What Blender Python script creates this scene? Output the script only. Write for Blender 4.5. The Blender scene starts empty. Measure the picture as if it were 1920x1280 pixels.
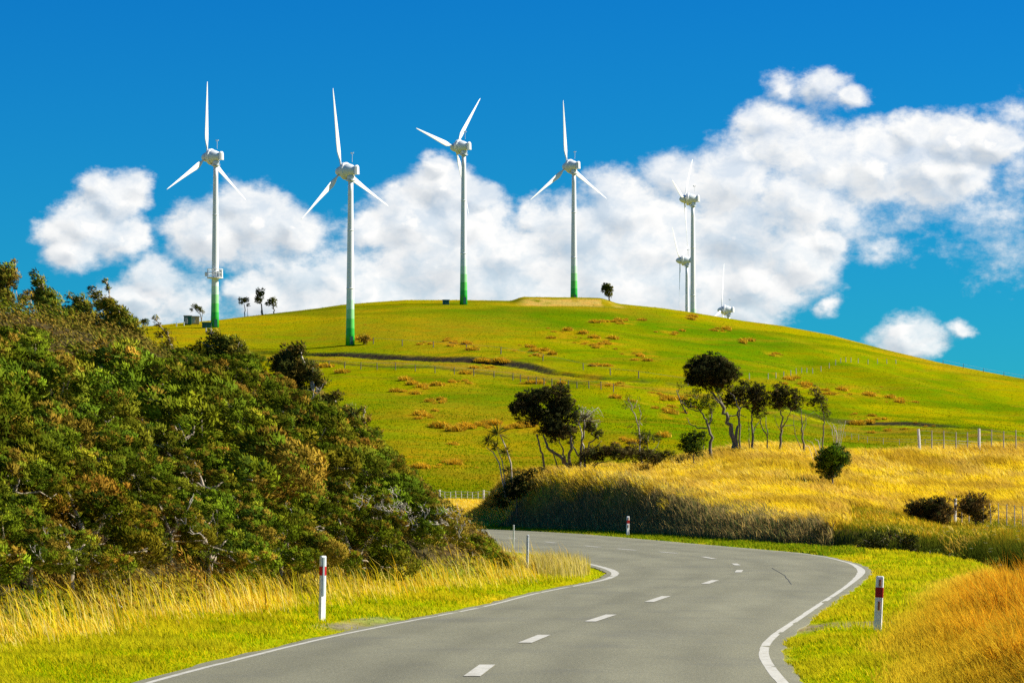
import bpy, math, random
import numpy as np
from math import radians, sin, cos, pi

C = bpy.context.scene.collection
SC = bpy.context.scene
F = 5600.0                       # focal length in photo pixels (1920 wide)
PIT = math.atan(301.0 / F)
CAMH = 1.8

# ------------------------------------------------------------------ camera
cam_d = bpy.data.cameras.new("camera")
cam_d.sensor_width = 36.0
cam_d.lens = 36.0 * F / 1920.0
cam_d.clip_start = 0.5
cam_d.clip_end = 30000.0
cam = bpy.data.objects.new("camera", cam_d)
C.objects.link(cam)
cam.location = (0, 0, CAMH)
cam.rotation_euler = (pi / 2 + PIT, 0, 0)
SC.camera = cam

# ------------------------------------------------------------------ light
SUN_EL = radians(37)
SUN_AZ = radians(83)             # clockwise from +Y (view direction): sun from the right
sd = bpy.data.lights.new("sun", 'SUN')
sd.energy = 5.0
sd.angle = radians(0.5)
sd.color = (1.0, 0.945, 0.80)
sun = bpy.data.objects.new("sun", sd)
C.objects.link(sun)
SDIR = (sin(SUN_AZ) * cos(SUN_EL), cos(SUN_AZ) * cos(SUN_EL), sin(SUN_EL))
from mathutils import Vector
sun.rotation_euler = Vector(SDIR).to_track_quat('Z', 'Y').to_euler()
sun.location = (60, 20, 60)

SC.view_settings.view_transform = 'Standard'
SC.view_settings.look = 'None'
SC.view_settings.exposure = 0.85
SC.view_settings.gamma = 1.0
SC.render.engine = 'CYCLES'
SC.cycles.max_bounces = 5
SC.cycles.diffuse_bounces = 2
SC.cycles.glossy_bounces = 2
SC.cycles.transmission_bounces = 3
SC.cycles.transparent_max_bounces = 4
SC.cycles.use_denoising = False


# ------------------------------------------------------------------ node helpers
class NT:
    def __init__(s, tree):
        s.t = tree
        s.n = tree.nodes
        s.l = tree.links

    def node(s, typ, **kw):
        n = s.n.new(typ)
        for k, v in kw.items():
            setattr(n, k, v)
        return n

    def put(s, sock, v):
        if hasattr(v, 'is_output') or isinstance(v, bpy.types.NodeSocket):
            s.l.new(v, sock)
        else:
            sock.default_value = v

    def math(s, op, a, b=None, c=None, clamp=False):
        n = s.node('ShaderNodeMath', operation=op, use_clamp=clamp)
        s.put(n.inputs[0], a)
        if b is not None:
            s.put(n.inputs[1], b)
        if c is not None:
            s.put(n.inputs[2], c)
        return n.outputs[0]

    def vmath(s, op, a, b=None, out=0):
        n = s.node('ShaderNodeVectorMath', operation=op)
        s.put(n.inputs[0], a)
        if b is not None:
            s.put(n.inputs[1], b)
        return n.outputs['Value'] if out == 'v' else n.outputs[0]

    def noise(s, vec, scale, detail=4, rough=0.5, out='Fac', dist=0.0):
        n = s.node('ShaderNodeTexNoise')
        if vec is not None:
            s.put(n.inputs['Vector'], vec)
        n.inputs['Scale'].default_value = scale
        n.inputs['Detail'].default_value = detail
        n.inputs['Roughness'].default_value = rough
        n.inputs['Distortion'].default_value = dist
        return n.outputs[out]

    def remap(s, v, a, b, c=0.0, d=1.0, smooth=False):
        n = s.node('ShaderNodeMapRange', interpolation_type='SMOOTHSTEP' if smooth else 'LINEAR')
        s.put(n.inputs[0], v)
        for i, x in enumerate((a, b, c, d)):
            n.inputs[i + 1].default_value = x
        return n.outputs[0]

    def mix(s, f, a, b, mode='MIX'):
        n = s.node('ShaderNodeMix', data_type='RGBA', blend_type=mode)
        s.put(n.inputs[0], f)
        for sock, v in ((n.inputs[6], a), (n.inputs[7], b)):
            if isinstance(v, tuple) and len(v) == 3:
                v = v + (1,)
            s.put(sock, v)
        return n.outputs[2]


# ------------------------------------------------------------------ world: sky and clouds
def pdir(u, v):
    cx, cy = (u - 960) / F, (640 - v) / F
    return (cx, cos(PIT) - cy * sin(PIT), sin(PIT) + cy * cos(PIT))


CLOUD = [  # u, v, radius (horizontal; vertical is r/1.35), weight
    (165, 425, 95, 1), (215, 375, 75, 1), (140, 465, 75, .9), (225, 445, 75, .9), (250, 350, 50, .8), (190, 350, 55, .8), (110, 440, 60, .7),
    (400, 440, 110, .9), (480, 415, 110, 1), (545, 430, 80, .9), (440, 385, 70, .8), (345, 425, 60, .5), (480, 460, 110, .5), (590, 445, 80, .32),
    (290, 525, 80, .8), (250, 560, 80, .8), (340, 570, 105, .55), (320, 600, 130, .35),
    (560, 525, 120, .6), (500, 560, 100, .8), (620, 520, 90, .6), (700, 570, 190, .8), (600, 590, 160, .7), (450, 545, 50, .7),
    (830, 360, 95, 1), (770, 415, 120, 1), (885, 425, 105, .9), (830, 495, 190, .9), (960, 480, 130, .8), (700, 430, 75, .8), (825, 318, 48, .8), (890, 370, 60, .8), (900, 550, 220, .8),
    (1080, 440, 130, .8), (1010, 410, 65, .7), (1180, 400, 120, .8), (1150, 350, 75, .6), (1240, 460, 170, .9), (1130, 530, 230, .8), (1300, 540, 190, .9),
    (1370, 450, 150, .8), (1265, 335, 90, .7), (1370, 340, 120, .8), (1420, 540, 110, 1), (1500, 490, 110, .9), (1550, 455, 60, .8), (1400, 590, 90, .9),
    (1440, 230, 80, .8), (1465, 162, 52, .5), (1540, 160, 62, .7), (1600, 180, 45, .7), (1470, 270, 120, .8), (1560, 300, 110, .9), (1640, 310, 130, 1), (1745, 315, 125, 1),
    (1790, 265, 95, 1), (1855, 265, 80, .95), (1710, 250, 70, .8), (1400, 290, 90, .6), (1500, 380, 170, .6), (1900, 215, 70, .33), (1580, 400, 110, .5), (1810, 320, 80, .8),
    (1700, 630, 82, .85), (1735, 650, 55, .7), (1800, 618, 38, .62), (1548, 572, 36, .55), (1860, 400, 150, .30), (1910, 300, 110, .34), (1900, 480, 120, .22), (1650, 460, 70, .33), (1700, 400, 80, .3),
]


def build_world():
    w = bpy.data.worlds.new("World")
    SC.world = w
    w.use_nodes = True
    N = NT(w.node_tree)
    N.n.clear()
    out = N.node('ShaderNodeOutputWorld')
    bg = N.node('ShaderNodeBackground')
    N.l.new(bg.outputs[0], out.inputs[0])
    sky = N.node('ShaderNodeTexSky', sky_type='NISHITA')
    sky.sun_disc = False
    sky.sun_elevation = SUN_EL
    sky.sun_rotation = SUN_AZ
    sky.altitude = 200
    sky.air_density = 1.0
    sky.dust_density = 0.1
    sky.ozone_density = 4.0
    tc = N.node('ShaderNodeTexCoord')
    V = tc.outputs['Generated']
    sep = N.node('ShaderNodeSeparateXYZ')
    N.l.new(V, sep.inputs[0])
    az = N.math('ARCTAN2', sep.outputs[0], sep.outputs[1])
    hyp = N.math('SQRT', N.math('ADD', N.math('MULTIPLY', sep.outputs[0], sep.outputs[0]), N.math('MULTIPLY', sep.outputs[1], sep.outputs[1])))
    el = N.math('ARCTAN2', sep.outputs[2], hyp)
    K = 56.0
    YS = 1.35
    cb = N.node('ShaderNodeCombineXYZ')
    N.l.new(N.math('MULTIPLY', az, K), cb.inputs[0])
    N.l.new(N.math('MULTIPLY', el, K * YS), cb.inputs[1])
    Q = cb.outputs[0]
    # domain warp for ragged outlines
    wn = N.noise(Q, 1.1, 5, 0.6, 'Color')
    wv = N.vmath('SUBTRACT', wn, (0.5, 0.5, 0.5))
    sc_ = N.node('ShaderNodeVectorMath', operation='SCALE')
    N.l.new(wv, sc_.inputs[0])
    sc_.inputs['Scale'].default_value = 0.75
    QW = N.vmath('ADD', Q, sc_.outputs[0])
    def blobs(vec, k):
        D = None
        for (u, v, r, wt) in CLOUD:
            d = pdir(u, v)
            a = math.atan2(d[0], d[1]) * K
            e = math.atan2(d[2], math.hypot(d[0], d[1])) * K * YS
            dist = N.vmath('DISTANCE', vec, (a, e, 0), out='v')
            g = N.math('MULTIPLY_ADD', dist, -wt * 100.0 / (r * 1.04), wt)
            D = g if D is None else N.math('SMOOTH_MAX', D, g, k)
        return D

    D = blobs(QW, 0.16)
    D2 = blobs(N.vmath('ADD', QW, (0.16, 0.26, 0)), 0.16)
    fb = N.noise(Q, 1.7, 8, 0.62)
    fine = N.noise(Q, 5.0, 6, 0.65)
    dens = N.math('ADD', D, N.math('MULTIPLY_ADD', fb, 0.54, -0.27))
    dens = N.math('ADD', dens, N.math('MULTIPLY_ADD', fine, 0.26, -0.13))
    alpha = N.remap(dens, 0.04, 0.46, smooth=True)
    # self shading: compare density noise toward the sun
    QS = N.vmath('ADD', Q, (0.35, 0.32, 0))
    fb2 = N.noise(QS, 1.7, 5, 0.6)
    diff = N.math('SUBTRACT', fb, fb2)
    lit = N.math('MULTIPLY_ADD', diff, .8, 0.70)
    lit = N.math('MULTIPLY_ADD', N.math('SUBTRACT', D, D2), 2.3, lit)
    big = N.noise(Q, 0.55, 3, 0.5)
    lit = N.math('ADD', lit, N.math('MULTIPLY_ADD', big, 1.8, -0.98))
    lit = N.math('MULTIPLY_ADD', N.math('SUBTRACT', 0.9, dens), 0.25, lit, clamp=True)
    thin = N.remap(N.noise(QW, 1.0, 5, .6), .36, .58, .70, 1.0)
    alpha = N.math('MULTIPLY', alpha, N.math('MAXIMUM', thin, N.remap(dens, .5, .9)))
    ccol = N.mix(lit, (0.34, 0.37, 0.40), (0.56, 0.56, 0.553))
    # the air itself
    skyc = N.node('ShaderNodeVectorMath', operation='SCALE')
    N.l.new(sky.outputs[0], skyc.inputs[0])
    skyc.inputs['Scale'].default_value = 0.10
    deep = N.mix(N.remap(el, 0.0, 0.19), (SKY_R * 1.6, SKY_G * 1.12, SKY_B * .93), (SKY_R * .5, SKY_G * .86, SKY_B * 1.06))
    tint = N.mix(1.0, skyc.outputs[0], deep, 'MULTIPLY')
    col = N.mix(alpha, tint, ccol)
    N.l.new(col, bg.inputs[0])
    bg.inputs[1].default_value = 1.0
    try:
        w.cycles.sampling_method = 'MANUAL'
        w.cycles.sample_map_resolution = 256
    except Exception:
        pass


SKY_R, SKY_G, SKY_B = 0.020, 0.345, 0.56
build_world()


# ------------------------------------------------------------------ projection helpers
def K_(v):
    cy = (640 - v) / F
    return (sin(PIT) + cy * cos(PIT)) / (cos(PIT) - cy * sin(PIT))


def P(u, v, y):
    cy = (640 - v) / F
    m = cos(PIT) - cy * sin(PIT)
    return np.array([(u - 960) / F / m * y, y, CAMH + y * (sin(PIT) + cy * cos(PIT)) / m])


def sstep(a, b, x):
    t = np.clip((x - a) / (b - a), 0, 1)
    return t * t * (3 - 2 * t)


def _h(ix, iy, s):
    n = (ix * 374761393 + iy * 668265263 + s * 974634777) & 0xFFFFFFFF
    n = ((n ^ (n >> 13)) * 1274126177) & 0xFFFFFFFF
    return ((n ^ (n >> 16)) & 0xFFFF) / 65535.0


def vnoise(x, y, s=0):
    x = np.asarray(x, float)
    y = np.asarray(y, float)
    ix, iy = np.floor(x).astype(np.int64), np.floor(y).astype(np.int64)
    fx, fy = x - ix, y - iy
    fx, fy = fx * fx * (3 - 2 * fx), fy * fy * (3 - 2 * fy)
    a, b = _h(ix, iy, s), _h(ix + 1, iy, s)
    c, d = _h(ix, iy + 1, s), _h(ix + 1, iy + 1, s)
    return (a * (1 - fx) + b * fx) * (1 - fy) + (c * (1 - fx) + d * fx) * fy


def fbm(x, y, s=0, o=4):
    t, a, n = 0, 0.5, 0
    for i in range(o):
        t = t + a * vnoise(x * 2 ** i, y * 2 ** i, s + i)
        n += a
        a *= 0.5
    return t / n


# ------------------------------------------------------------------ road edges in plan
RE_Y = [0, 14, 22, 29.7, 34.9, 38.2, 43, 50.6, 61.5, 72.5, 78, 86, 97, 105, 114.5, 127.6, 150, 168, 183, 198, 230, 270]
RE_X = [2.4, 2.4, 2.5, 2.72, 2.95, 3.27, 4.0, 5.16, 6.85, 8.5, 9.24, 9.88, 10.25, 10.05, 9.1, 7.75, 5.6, 3.7, 1.3, -1.9, -12, -30]
LE_Y = [0, 14, 22, 29.7, 39.4, 44.8, 50.6, 58.6, 64.2, 69, 75, 80, 86, 92, 100, 110, 129, 144, 170, 198, 230, 270]
LE_X = [-4.5, -4.4, -4.1, -3.66, -2.5, -1.6, -.54, .42, 1.38, 2.15, 2.55, 2.48, 2.2, 1.75, 1.0, -.3, -3.2, -5.5, -10.5, -17, -27, -44]


def smooth_curve(Y, X):
    ys = np.arange(0, 270, 0.5)
    xs = np.interp(ys, Y, X)
    k = np.exp(-0.5 * (np.arange(-10, 11) / 4.0) ** 2)
    k /= k.sum()
    xp = np.concatenate([np.full(10, xs[0]), xs, xs[-1] + (xs[-1] - xs[-2]) * np.arange(1, 11)])
    return ys, np.convolve(xp, k, 'valid')


REy, REx = smooth_curve(RE_Y, RE_X)
LEy, LEx = smooth_curve(LE_Y, LE_X)


def er(y):
    return np.interp(y, REy, REx)


def el_(y):
    return np.interp(y, LEy, LEx)


# ------------------------------------------------------------------ terrain height
CREST_U = [-9000, -3000, -1500, -500, 0, 270, 340, 405, 470, 550, 600, 640, 700, 760, 860, 940, 965, 1000, 1100, 1140, 1180, 1240, 1290, 1400, 1470, 1560, 1660, 1760, 1850, 1920, 2100, 2400, 3400, 9000]
CREST_V = [930, 850, 740, 660, 630, 612, 605, 600, 592, 583, 577, 571, 566, 562, 562, 563, 564, 565, 566, 567, 571, 577, 584, 602, 611, 628, 655, 679, 697, 710, 745, 790, 870, 930]
DC_U = [-3000, 270, 470, 700, 1500, 3000]
DC_D = [800, 800, 835, 860, 900, 900]
TR_U = [-3000, 300, 480, 560, 640, 800, 900, 1000, 1150, 1280, 1400, 1560, 1700, 1860, 1960, 5000]
TR_V = [660, 655, 656, 660, 665, 671, 678, 688, 711, 727, 745, 778, 800, 828, 838, 900]
ZM_U = [860, 890, 910, 935, 960, 1000, 1050, 1150, 1230, 1300, 1350, 1400, 1460, 1500, 1560, 1600, 1660, 1730, 1800, 1860, 1920, 2100, 2600, 5000]
ZM_V = [925, 922, 916, 905, 895, 888, 884, 874, 872, 858, 846, 840, 838, 842, 852, 856, 855, 852, 850, 846, 846, 850, 870, 900]
VF = 939.0


def track_d(u):
    vc = np.interp(u, CREST_U, CREST_V)
    dc = np.interp(u, DC_U, DC_D)
    G = np.clip((VF - np.interp(u, TR_U, TR_V)) / (VF - vc), 0, 0.98)
    t = 1 - (1 - G) ** (1 / 1.3)
    return 340 + t * (dc - 340)


def right_field(u, y, s):
    dcr = np.interp(u, [1300, 1500, 1700, 2400], [215, 220, 235, 235])
    zm = CAMH + (941 - np.interp(u, ZM_U, ZM_V)) / F * dcr
    hb = np.interp(y, [50, 60, 97, 105, 130, 150, 165, 180, 205, 215, 240], [.1, .25, .35, .4, .65, 1.3, 2.2, 3.1, 3.6, 3.2, 2.2])
    left = sstep(878, 965, u)
    s0 = np.interp(y, [40, 60, 100, 115, 130, 200], [4.4, 4.2, 4.6, 4.0, 2.4, 2.0])
    wb = np.where(y < 112, 2.0, 0.9 * hb + 0.35)
    B = sstep(s0, s0 + wb, s)
    d1 = np.interp(u, [900, 1000, 1100, 1200, 1300, 1400, 1500, 1600, 1800, 2400], [198, 183, 168, 150, 130, 120, 114, 118, 145, 150])
    t = np.clip((y - d1) / (dcr - d1), 0, 1)
    hbf = np.interp(u, [900, 1100, 1200, 1300, 1500, 1600, 1800], [3.5, 2.3, 1.3, .65, .35, .3, .2])
    k1 = (hbf - CAMH) / np.maximum(np.minimum(y, d1), 30)
    kc = (zm - .45 - CAMH) / dcr
    kk = k1 + (kc - k1) * (1 - (1 - t) ** 1.15)
    zt = np.where(y < dcr, CAMH + y * kk, zm - .45)
    m_ = sstep(s0 + wb * .5, s0 + wb + 6, s)
    z = hb * (1 - m_) + zt * m_
    fall = 1 - sstep(dcr + 2, dcr + 60, y)
    ditch = np.exp(-((s - s0 + 0.3) / 0.55) ** 2) * np.interp(y, [48, 58, 112, 124], [0, .8, .8, 0])
    return z * B * left * fall - ditch


V0Y = [20, 30, 36, 44, 52, 58, 64, 90]
V0V = [6, 4.2, 3.7, 3.6, 3.4, 2.8, 2.4, 2.3]


def left_bank(x, y):
    s = el_(y) - x
    v0 = np.interp(y, V0Y, V0V)
    cap = 7.2
    z = cap * np.tanh(0.75 * np.maximum(s - v0, 0) / cap)
    win = (1 - sstep(108, 150, y)) * sstep(24, 40, y)
    return z * win, s - v0


def H(x, y, detail=True):
    x = np.asarray(x, float)
    y = np.asarray(y, float)
    yy = np.maximum(y, 4.0)
    u = 960 + F * x / yy
    z = np.interp(yy, [0, 195, 250, 340], [0, 0, .95, 1.95])
    # hill
    vc = np.interp(u, CREST_U, CREST_V)
    dc = np.interp(u, DC_U, DC_D)
    t = np.clip((yy - 340) / (dc - 340), 0, 1)
    v = VF + (vc - VF) * (1 - (1 - t) ** 1.3)
    zh = CAMH + (941.0 - v) / F * np.minimum(yy, dc)
    zc = CAMH + (941.0 - vc) / F * dc
    zh = np.where(yy > dc, np.maximum(zc - 0.05 * (yy - dc) * sstep(0, 60, yy - dc), 8), zh)
    hm = sstep(330, 350, yy)
    hill = np.where(yy > 340, zh, z)
    bumps = (fbm(x / 45, yy / 70, 11, 3) - .5) * 5.0 + (fbm(x / 9, yy / 9, 5, 2) - .5) * .35
    bumps = bumps + (fbm(x / 30 + yy / 150, yy / 120, 91, 2) - .5) * 5.0 * sstep(1350, 1550, u) + (fbm(x / 25, yy / 4.5, 92, 2) - .5) * .5
    near_crest = 1 - sstep(dc - 160, dc - 20, yy)
    hill = hill + bumps * sstep(345, 420, yy) * np.where(yy > dc, 0, near_crest)
    # a farm track benched into the slope
    w = yy - track_d(u) + (fbm(x / 14, x * 0 + 3, 9, 3) - .5) * 5
    bench = np.interp(w, [-26, -17, -14, -5, -4, 1.5, 5.5, 12, 26], [0, -.3, .2, .5, .5, -.75, .95, .5, 0])
    bench *= np.interp(u, [200, 470, 1000, 1150, 1550, 1900, 2200], [.4, .8, .9, .3, .45, .4, 0])
    hill = hill + bench * (yy > 345)
    pad = sstep(952, 985, u) * (1 - sstep(1120, 1165, u)) * sstep(dc - 26, dc - 19, yy) * (1 - sstep(dc + 18, dc + 40, yy))
    z = hill + 1.35 * pad
    s = x - er(yy)
    rf = np.where((yy > 40) & (yy < 330), right_field(u, yy, s), 0)
    z = z + rf
    lb, sl = left_bank(x, yy)
    z = z + np.where(yy < 160, lb, 0)
    off = np.minimum(sl + np.interp(yy, V0Y, V0V), 99)
    outside = np.maximum(s, off)                         # >0 outside the road on either side
    near = (yy < 200)
    z = z + np.where(near, 0.05 * sstep(0.25, 0.7, outside) + .12 * sstep(1.0, 4.0, outside), 0)
    if detail:
        z = z + np.where(near & (outside > .3), (fbm(x / 1.1, yy / 1.6, 2, 3) - .5) * .14 * sstep(.3, 1.6, outside), 0)
        z = z + (fbm(x / 6, yy / 9, 31, 3) - .5) * .7 * sstep(4, 9, s) * sstep(100, 130, yy) * (yy < 330)
    return z


# ------------------------------------------------------------------ mesh helpers
def mesh_np(name, verts, faces, mat=None, parent=None, loc=None, smooth=False, color=None, link=True):
    """verts Nx3, faces MxK (K = 3 or 4) or a list of such arrays"""
    if isinstance(faces, np.ndarray):
        faces = [faces]
    faces = [f for f in faces if len(f)]
    me = bpy.data.meshes.new(name)
    verts = np.asarray(verts, dtype=np.float32)
    me.vertices.add(len(verts))
    me.vertices.foreach_set('co', verts.ravel())
    nl = sum(f.size for f in faces)
    me.loops.add(nl)
    me.loops.foreach_set('vertex_index', np.concatenate([f.ravel() for f in faces]).astype(np.int32))
    tot = np.concatenate([np.full(len(f), f.shape[1]) for f in faces])
    st = np.concatenate([[0], np.cumsum(tot)[:-1]])
    me.polygons.add(len(tot))
    me.polygons.foreach_set('loop_start', st.astype(np.int32))
    me.polygons.foreach_set('loop_total', tot.astype(np.int32))
    me.polygons.foreach_set('use_smooth', np.full(len(tot), bool(smooth)))
    me.update(calc_edges=True)
    if color is not None:
        ca = me.color_attributes.new('cover', 'FLOAT_COLOR', 'POINT')
        c4 = np.ones((len(verts), 4), dtype=np.float32)
        c4[:, :3] = color
        ca.data.foreach_set('color', c4.ravel())
    if mat:
        me.materials.append(mat)
    if not link:
        return me
    o = bpy.data.objects.new(name, me)
    C.objects.link(o)
    if loc is not None:
        o.location = loc
    if parent:
        o.parent = parent
    return o


class MB:
    """collects tubes, boxes and lathes into one mesh"""
    def __init__(s):
        s.v, s.q, s.t, s.n = [], [], [], 0

    def add(s, v, q=None, t=None):
        v = np.asarray(v, float)
        if q is not None and len(q):
            s.q.append(np.asarray(q) + s.n)
        if t is not None and len(t):
            s.t.append(np.asarray(t) + s.n)
        s.v.append(v)
        s.n += len(v)

    def tube(s, pts, rad, n=8, cap=True):
        pts = np.asarray(pts, float)
        rad = np.broadcast_to(np.asarray(rad, float), (len(pts),)) if np.ndim(rad) else np.full(len(pts), rad)
        tan = np.gradient(pts, axis=0)
        tan /= np.linalg.norm(tan, axis=1)[:, None] + 1e-9
        ref = np.array([0.3, 1, 0.1]) if abs(tan[0][2]) > .8 else np.array([0, 0, 1.0])
        vs = []
        a = np.arange(n) * 2 * pi / n
        for p, t, r in zip(pts, tan, rad):
            e1 = np.cross(t, ref)
            e1 /= np.linalg.norm(e1) + 1e-9
            e2 = np.cross(t, e1)
            vs.append(p + r * (np.cos(a)[:, None] * e1 + np.sin(a)[:, None] * e2))
        m = len(pts)
        q = [[i * n + j, i * n + (j + 1) % n, (i + 1) * n + (j + 1) % n, (i + 1) * n + j] for i in range(m - 1) for j in range(n)]
        vs = np.concatenate(vs)
        t = []
        if cap:
            vs = np.concatenate([vs, pts[:1], pts[-1:]])
            t = [[m * n, (j + 1) % n, j] for j in range(n)] + [[m * n + 1, (m - 1) * n + j, (m - 1) * n + (j + 1) % n] for j in range(n)]
        s.add(vs, q, t)

    def box(s, c, size, rz=0.0, bev=0.0, top=1.0):
        """box with chamfered vertical edges; top scales the upper face"""
        hx, hy, hz = np.array(size) / 2.0
        b = min(bev, hx * .9, hy * .9) or min(hx, hy) * .08
        ring = np.array([(hx - b, -hy), (hx, -hy + b), (hx, hy - b), (hx - b, hy), (-hx + b, hy), (-hx, hy - b), (-hx, -hy + b), (-hx + b, -hy)])
        cr, sr = cos(rz), sin(rz)
        R = np.array([[cr, sr], [-sr, cr]])
        zs = [(-hz, 1.0), (hz - b, top), (hz, top * (1 - b / max(hx, hy)))]
        vs = [np.column_stack([(ring * k) @ R, np.full(8, z)]) for z, k in zs]
        vs = np.concatenate(vs + [np.array([[0, 0, -hz], [0, 0, hz]])]) + np.array(c)
        q = [[i * 8 + j, i * 8 + (j + 1) % 8, (i + 1) * 8 + (j + 1) % 8, (i + 1) * 8 + j] for i in range(2) for j in range(8)]
        t = [[24, (j + 1) % 8, j] for j in range(8)] + [[25, 16 + j, 16 + (j + 1) % 8] for j in range(8)]
        s.add(vs, q, t)

    def obj(s, name, mat, parent=None, loc=None, smooth=False, link=True):
        f = []
        if s.q:
            f.append(np.concatenate(s.q))
        if s.t:
            f.append(np.concatenate(s.t))
        return mesh_np(name, np.concatenate(s.v), f, mat, parent, loc, smooth, link=link)


def tag(o, label=None, cat=None, group=None, kind=None):
    if label:
        o['label'] = label
    if cat:
        o['category'] = cat
    if group:
        o['group'] = group
    if kind:
        o['kind'] = kind
    return o


def thing(name, label, cat, loc, rz=0.0, group=None):
    o = bpy.data.objects.new(name, None)
    o.empty_display_size = .3
    C.objects.link(o)
    o.location = tuple(float(a) for a in loc)
    o.rotation_euler = (0, 0, rz)
    return tag(o, label, cat, group)


def dup(root, loc, rz=0.0, scale=(1, 1, 1), label=None):
    r = root.copy()
    C.objects.link(r)
    r.location = tuple(float(a) for a in loc)
    r.rotation_euler = (0, 0, rz)
    r.scale = scale
    if label:
        r['label'] = label
    for ch in list(root.children):
        c = ch.copy()
        C.objects.link(c)
        c.parent = r
        for g in ch.children:
            d = g.copy()
            C.objects.link(d)
            d.parent = c
    return r


# ------------------------------------------------------------------ materials
def mat_new(name):
    m = bpy.data.materials.new(name)
    m.use_nodes = True
    N = NT(m.node_tree)
    b = N.n['Principled BSDF']
    return m, N, b


def simple(name, col, rough=0.6, var=0.12, scale=3.0, spec=0.3, metal=0.0, bump=0.0):
    m, N, b = mat_new(name)
    tc = N.node('ShaderNodeTexCoord').outputs['Object']
    f = N.noise(tc, scale, 5, 0.6)
    k = N.remap(f, 0.3, 0.7, 1 - var, 1 + var)
    c = N.mix(1.0, tuple(col), k, 'MULTIPLY')
    N.l.new(c, b.inputs['Base Color'])
    b.inputs['Roughness'].default_value = rough
    b.inputs['Specular IOR Level'].default_value = spec
    b.inputs['Metallic'].default_value = metal
    if bump:
        bn = N.node('ShaderNodeBump')
        bn.inputs['Strength'].default_value = bump
        N.l.new(N.noise(tc, scale * 4, 5, 0.6), bn.inputs['Height'])
        N.l.new(bn.outputs[0], b.inputs['Normal'])
    return m


def plant_mat(name, transl=0.35, var=0.35, vscale=.8, obj_rand=0.0, alt=None):
    """reads the per-leaf cover colour, adds clumpy variation and light passing through leaves"""
    m, N, b = mat_new(name)
    at = N.node('ShaderNodeAttribute', attribute_name='cover').outputs['Color']
    geo = N.node('ShaderNodeNewGeometry').outputs['Position']
    f = N.noise(geo, vscale, 4, 0.6)
    k = N.remap(f, 0.3, 0.7, 1 - var, 1 + var)
    c = N.mix(1.0, at, k, 'MULTIPLY')
    if alt:
        g2 = N.noise(geo, vscale * .45, 3, 0.55)
        c = N.mix(N.remap(g2, .46, .66, 0, .8), c, N.mix(1.0, c, alt, 'MULTIPLY'))
    if obj_rand:
        oi = N.node('ShaderNodeObjectInfo').outputs['Random']
        c = N.mix(1.0, c, N.remap(oi, 0, 1, 1 - obj_rand, 1 + obj_rand), 'MULTIPLY')
    N.n.remove(b)
    d = N.node('ShaderNodeBsdfDiffuse')
    N.l.new(c, d.inputs[0])
    t = N.node('ShaderNodeBsdfTranslucent')
    N.l.new(c, t.inputs[0])
    mx = N.node('ShaderNodeMixShader')
    mx.inputs[0].default_value = transl
    N.l.new(d.outputs[0], mx.inputs[1])
    N.l.new(t.outputs[0], mx.inputs[2])
    N.l.new(mx.outputs[0], N.n['Material Output'].inputs[0])
    return m


def ground_mat():
    m, N, b = mat_new('ground_cover')
    at = N.node('ShaderNodeAttribute', attribute_name='cover').outputs['Color']
    geo = N.node('ShaderNodeNewGeometry').outputs['Position']
    f = N.noise(geo, 2.2, 6, 0.7)
    k = N.remap(f, 0.25, 0.75, 0.6, 1.4)
    c = N.mix(1.0, at, k, 'MULTIPLY')
    mp = N.node('ShaderNodeMapping')
    mp.inputs['Scale'].default_value = (.045, .03, .3)
    N.l.new(geo, mp.inputs[0])
    g = N.noise(mp.outputs[0], 4.0, 6, 0.65)
    hue = N.mix(N.remap(g, .42, .66), (1, 1, 1), (1.30, .92, .8))
    c = N.mix(1.0, c, hue, 'MULTIPLY')
    N.l.new(c, b.inputs['Base Color'])
    b.inputs['Roughness'].default_value = 0.9
    b.inputs['Specular IOR Level'].default_value = 0.0
    bn = N.node('ShaderNodeBump')
    bn.inputs['Strength'].default_value = 0.8
    bn.inputs['Distance'].default_value = 0.25
    N.l.new(N.noise(geo, .9, 6, 0.7), bn.inputs['Height'])
    N.l.new(bn.outputs[0], b.inputs['Normal'])
    return m


def road_mat():
    m, N, b = mat_new('asphalt')
    geo = N.node('ShaderNodeNewGeometry').outputs['Position']
    c = N.mix(N.remap(N.noise(geo, 26, 4, 0.8), .3, .7), (.138, .132, .084), (.240, .229, .150))
    mp = N.node('ShaderNodeMapping')
    mp.inputs['Scale'].default_value = (.5, .09, 1)
    N.l.new(geo, mp.inputs[0])
    c = N.mix(1.0, c, N.remap(N.noise(mp.outputs[0], 1.6, 5, .6), .3, .7, .84, 1.12), 'MULTIPLY')
    c = N.mix(1.0, c, N.node('ShaderNodeAttribute', attribute_name='cover').outputs['Color'], 'MULTIPLY')
    c = N.mix(N.remap(N.noise(geo, 60, 2, .5), .60, .72, 0, .5), c, (.36, .34, .28))
    c = N.mix(N.remap(N.noise(geo, .35, 5, .7), .50, .72, 0, .55), c, (.12, .118, .095))
    N.l.new(c, b.inputs['Base Color'])
    b.inputs['Roughness'].default_value = .85
    b.inputs['Specular IOR Level'].default_value = .25
    bn = N.node('ShaderNodeBump')
    bn.inputs['Strength'].default_value = .5
    bn.inputs['Distance'].default_value = .02
    N.l.new(N.noise(geo, 30, 3, .7), bn.inputs['Height'])
    N.l.new(bn.outputs[0], b.inputs['Normal'])
    return m


def paint_mat():
    m, N, b = mat_new('road_paint')
    geo = N.node('ShaderNodeNewGeometry').outputs['Position']
    wear = N.remap(N.noise(geo, 7, 8, .8), .44, .62, 0, .85)
    c = N.mix(wear, (.52, .50, .43), (.34, .32, .25))
    N.l.new(c, b.inputs['Base Color'])
    b.inputs['Roughness'].default_value = .7
    return m


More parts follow.
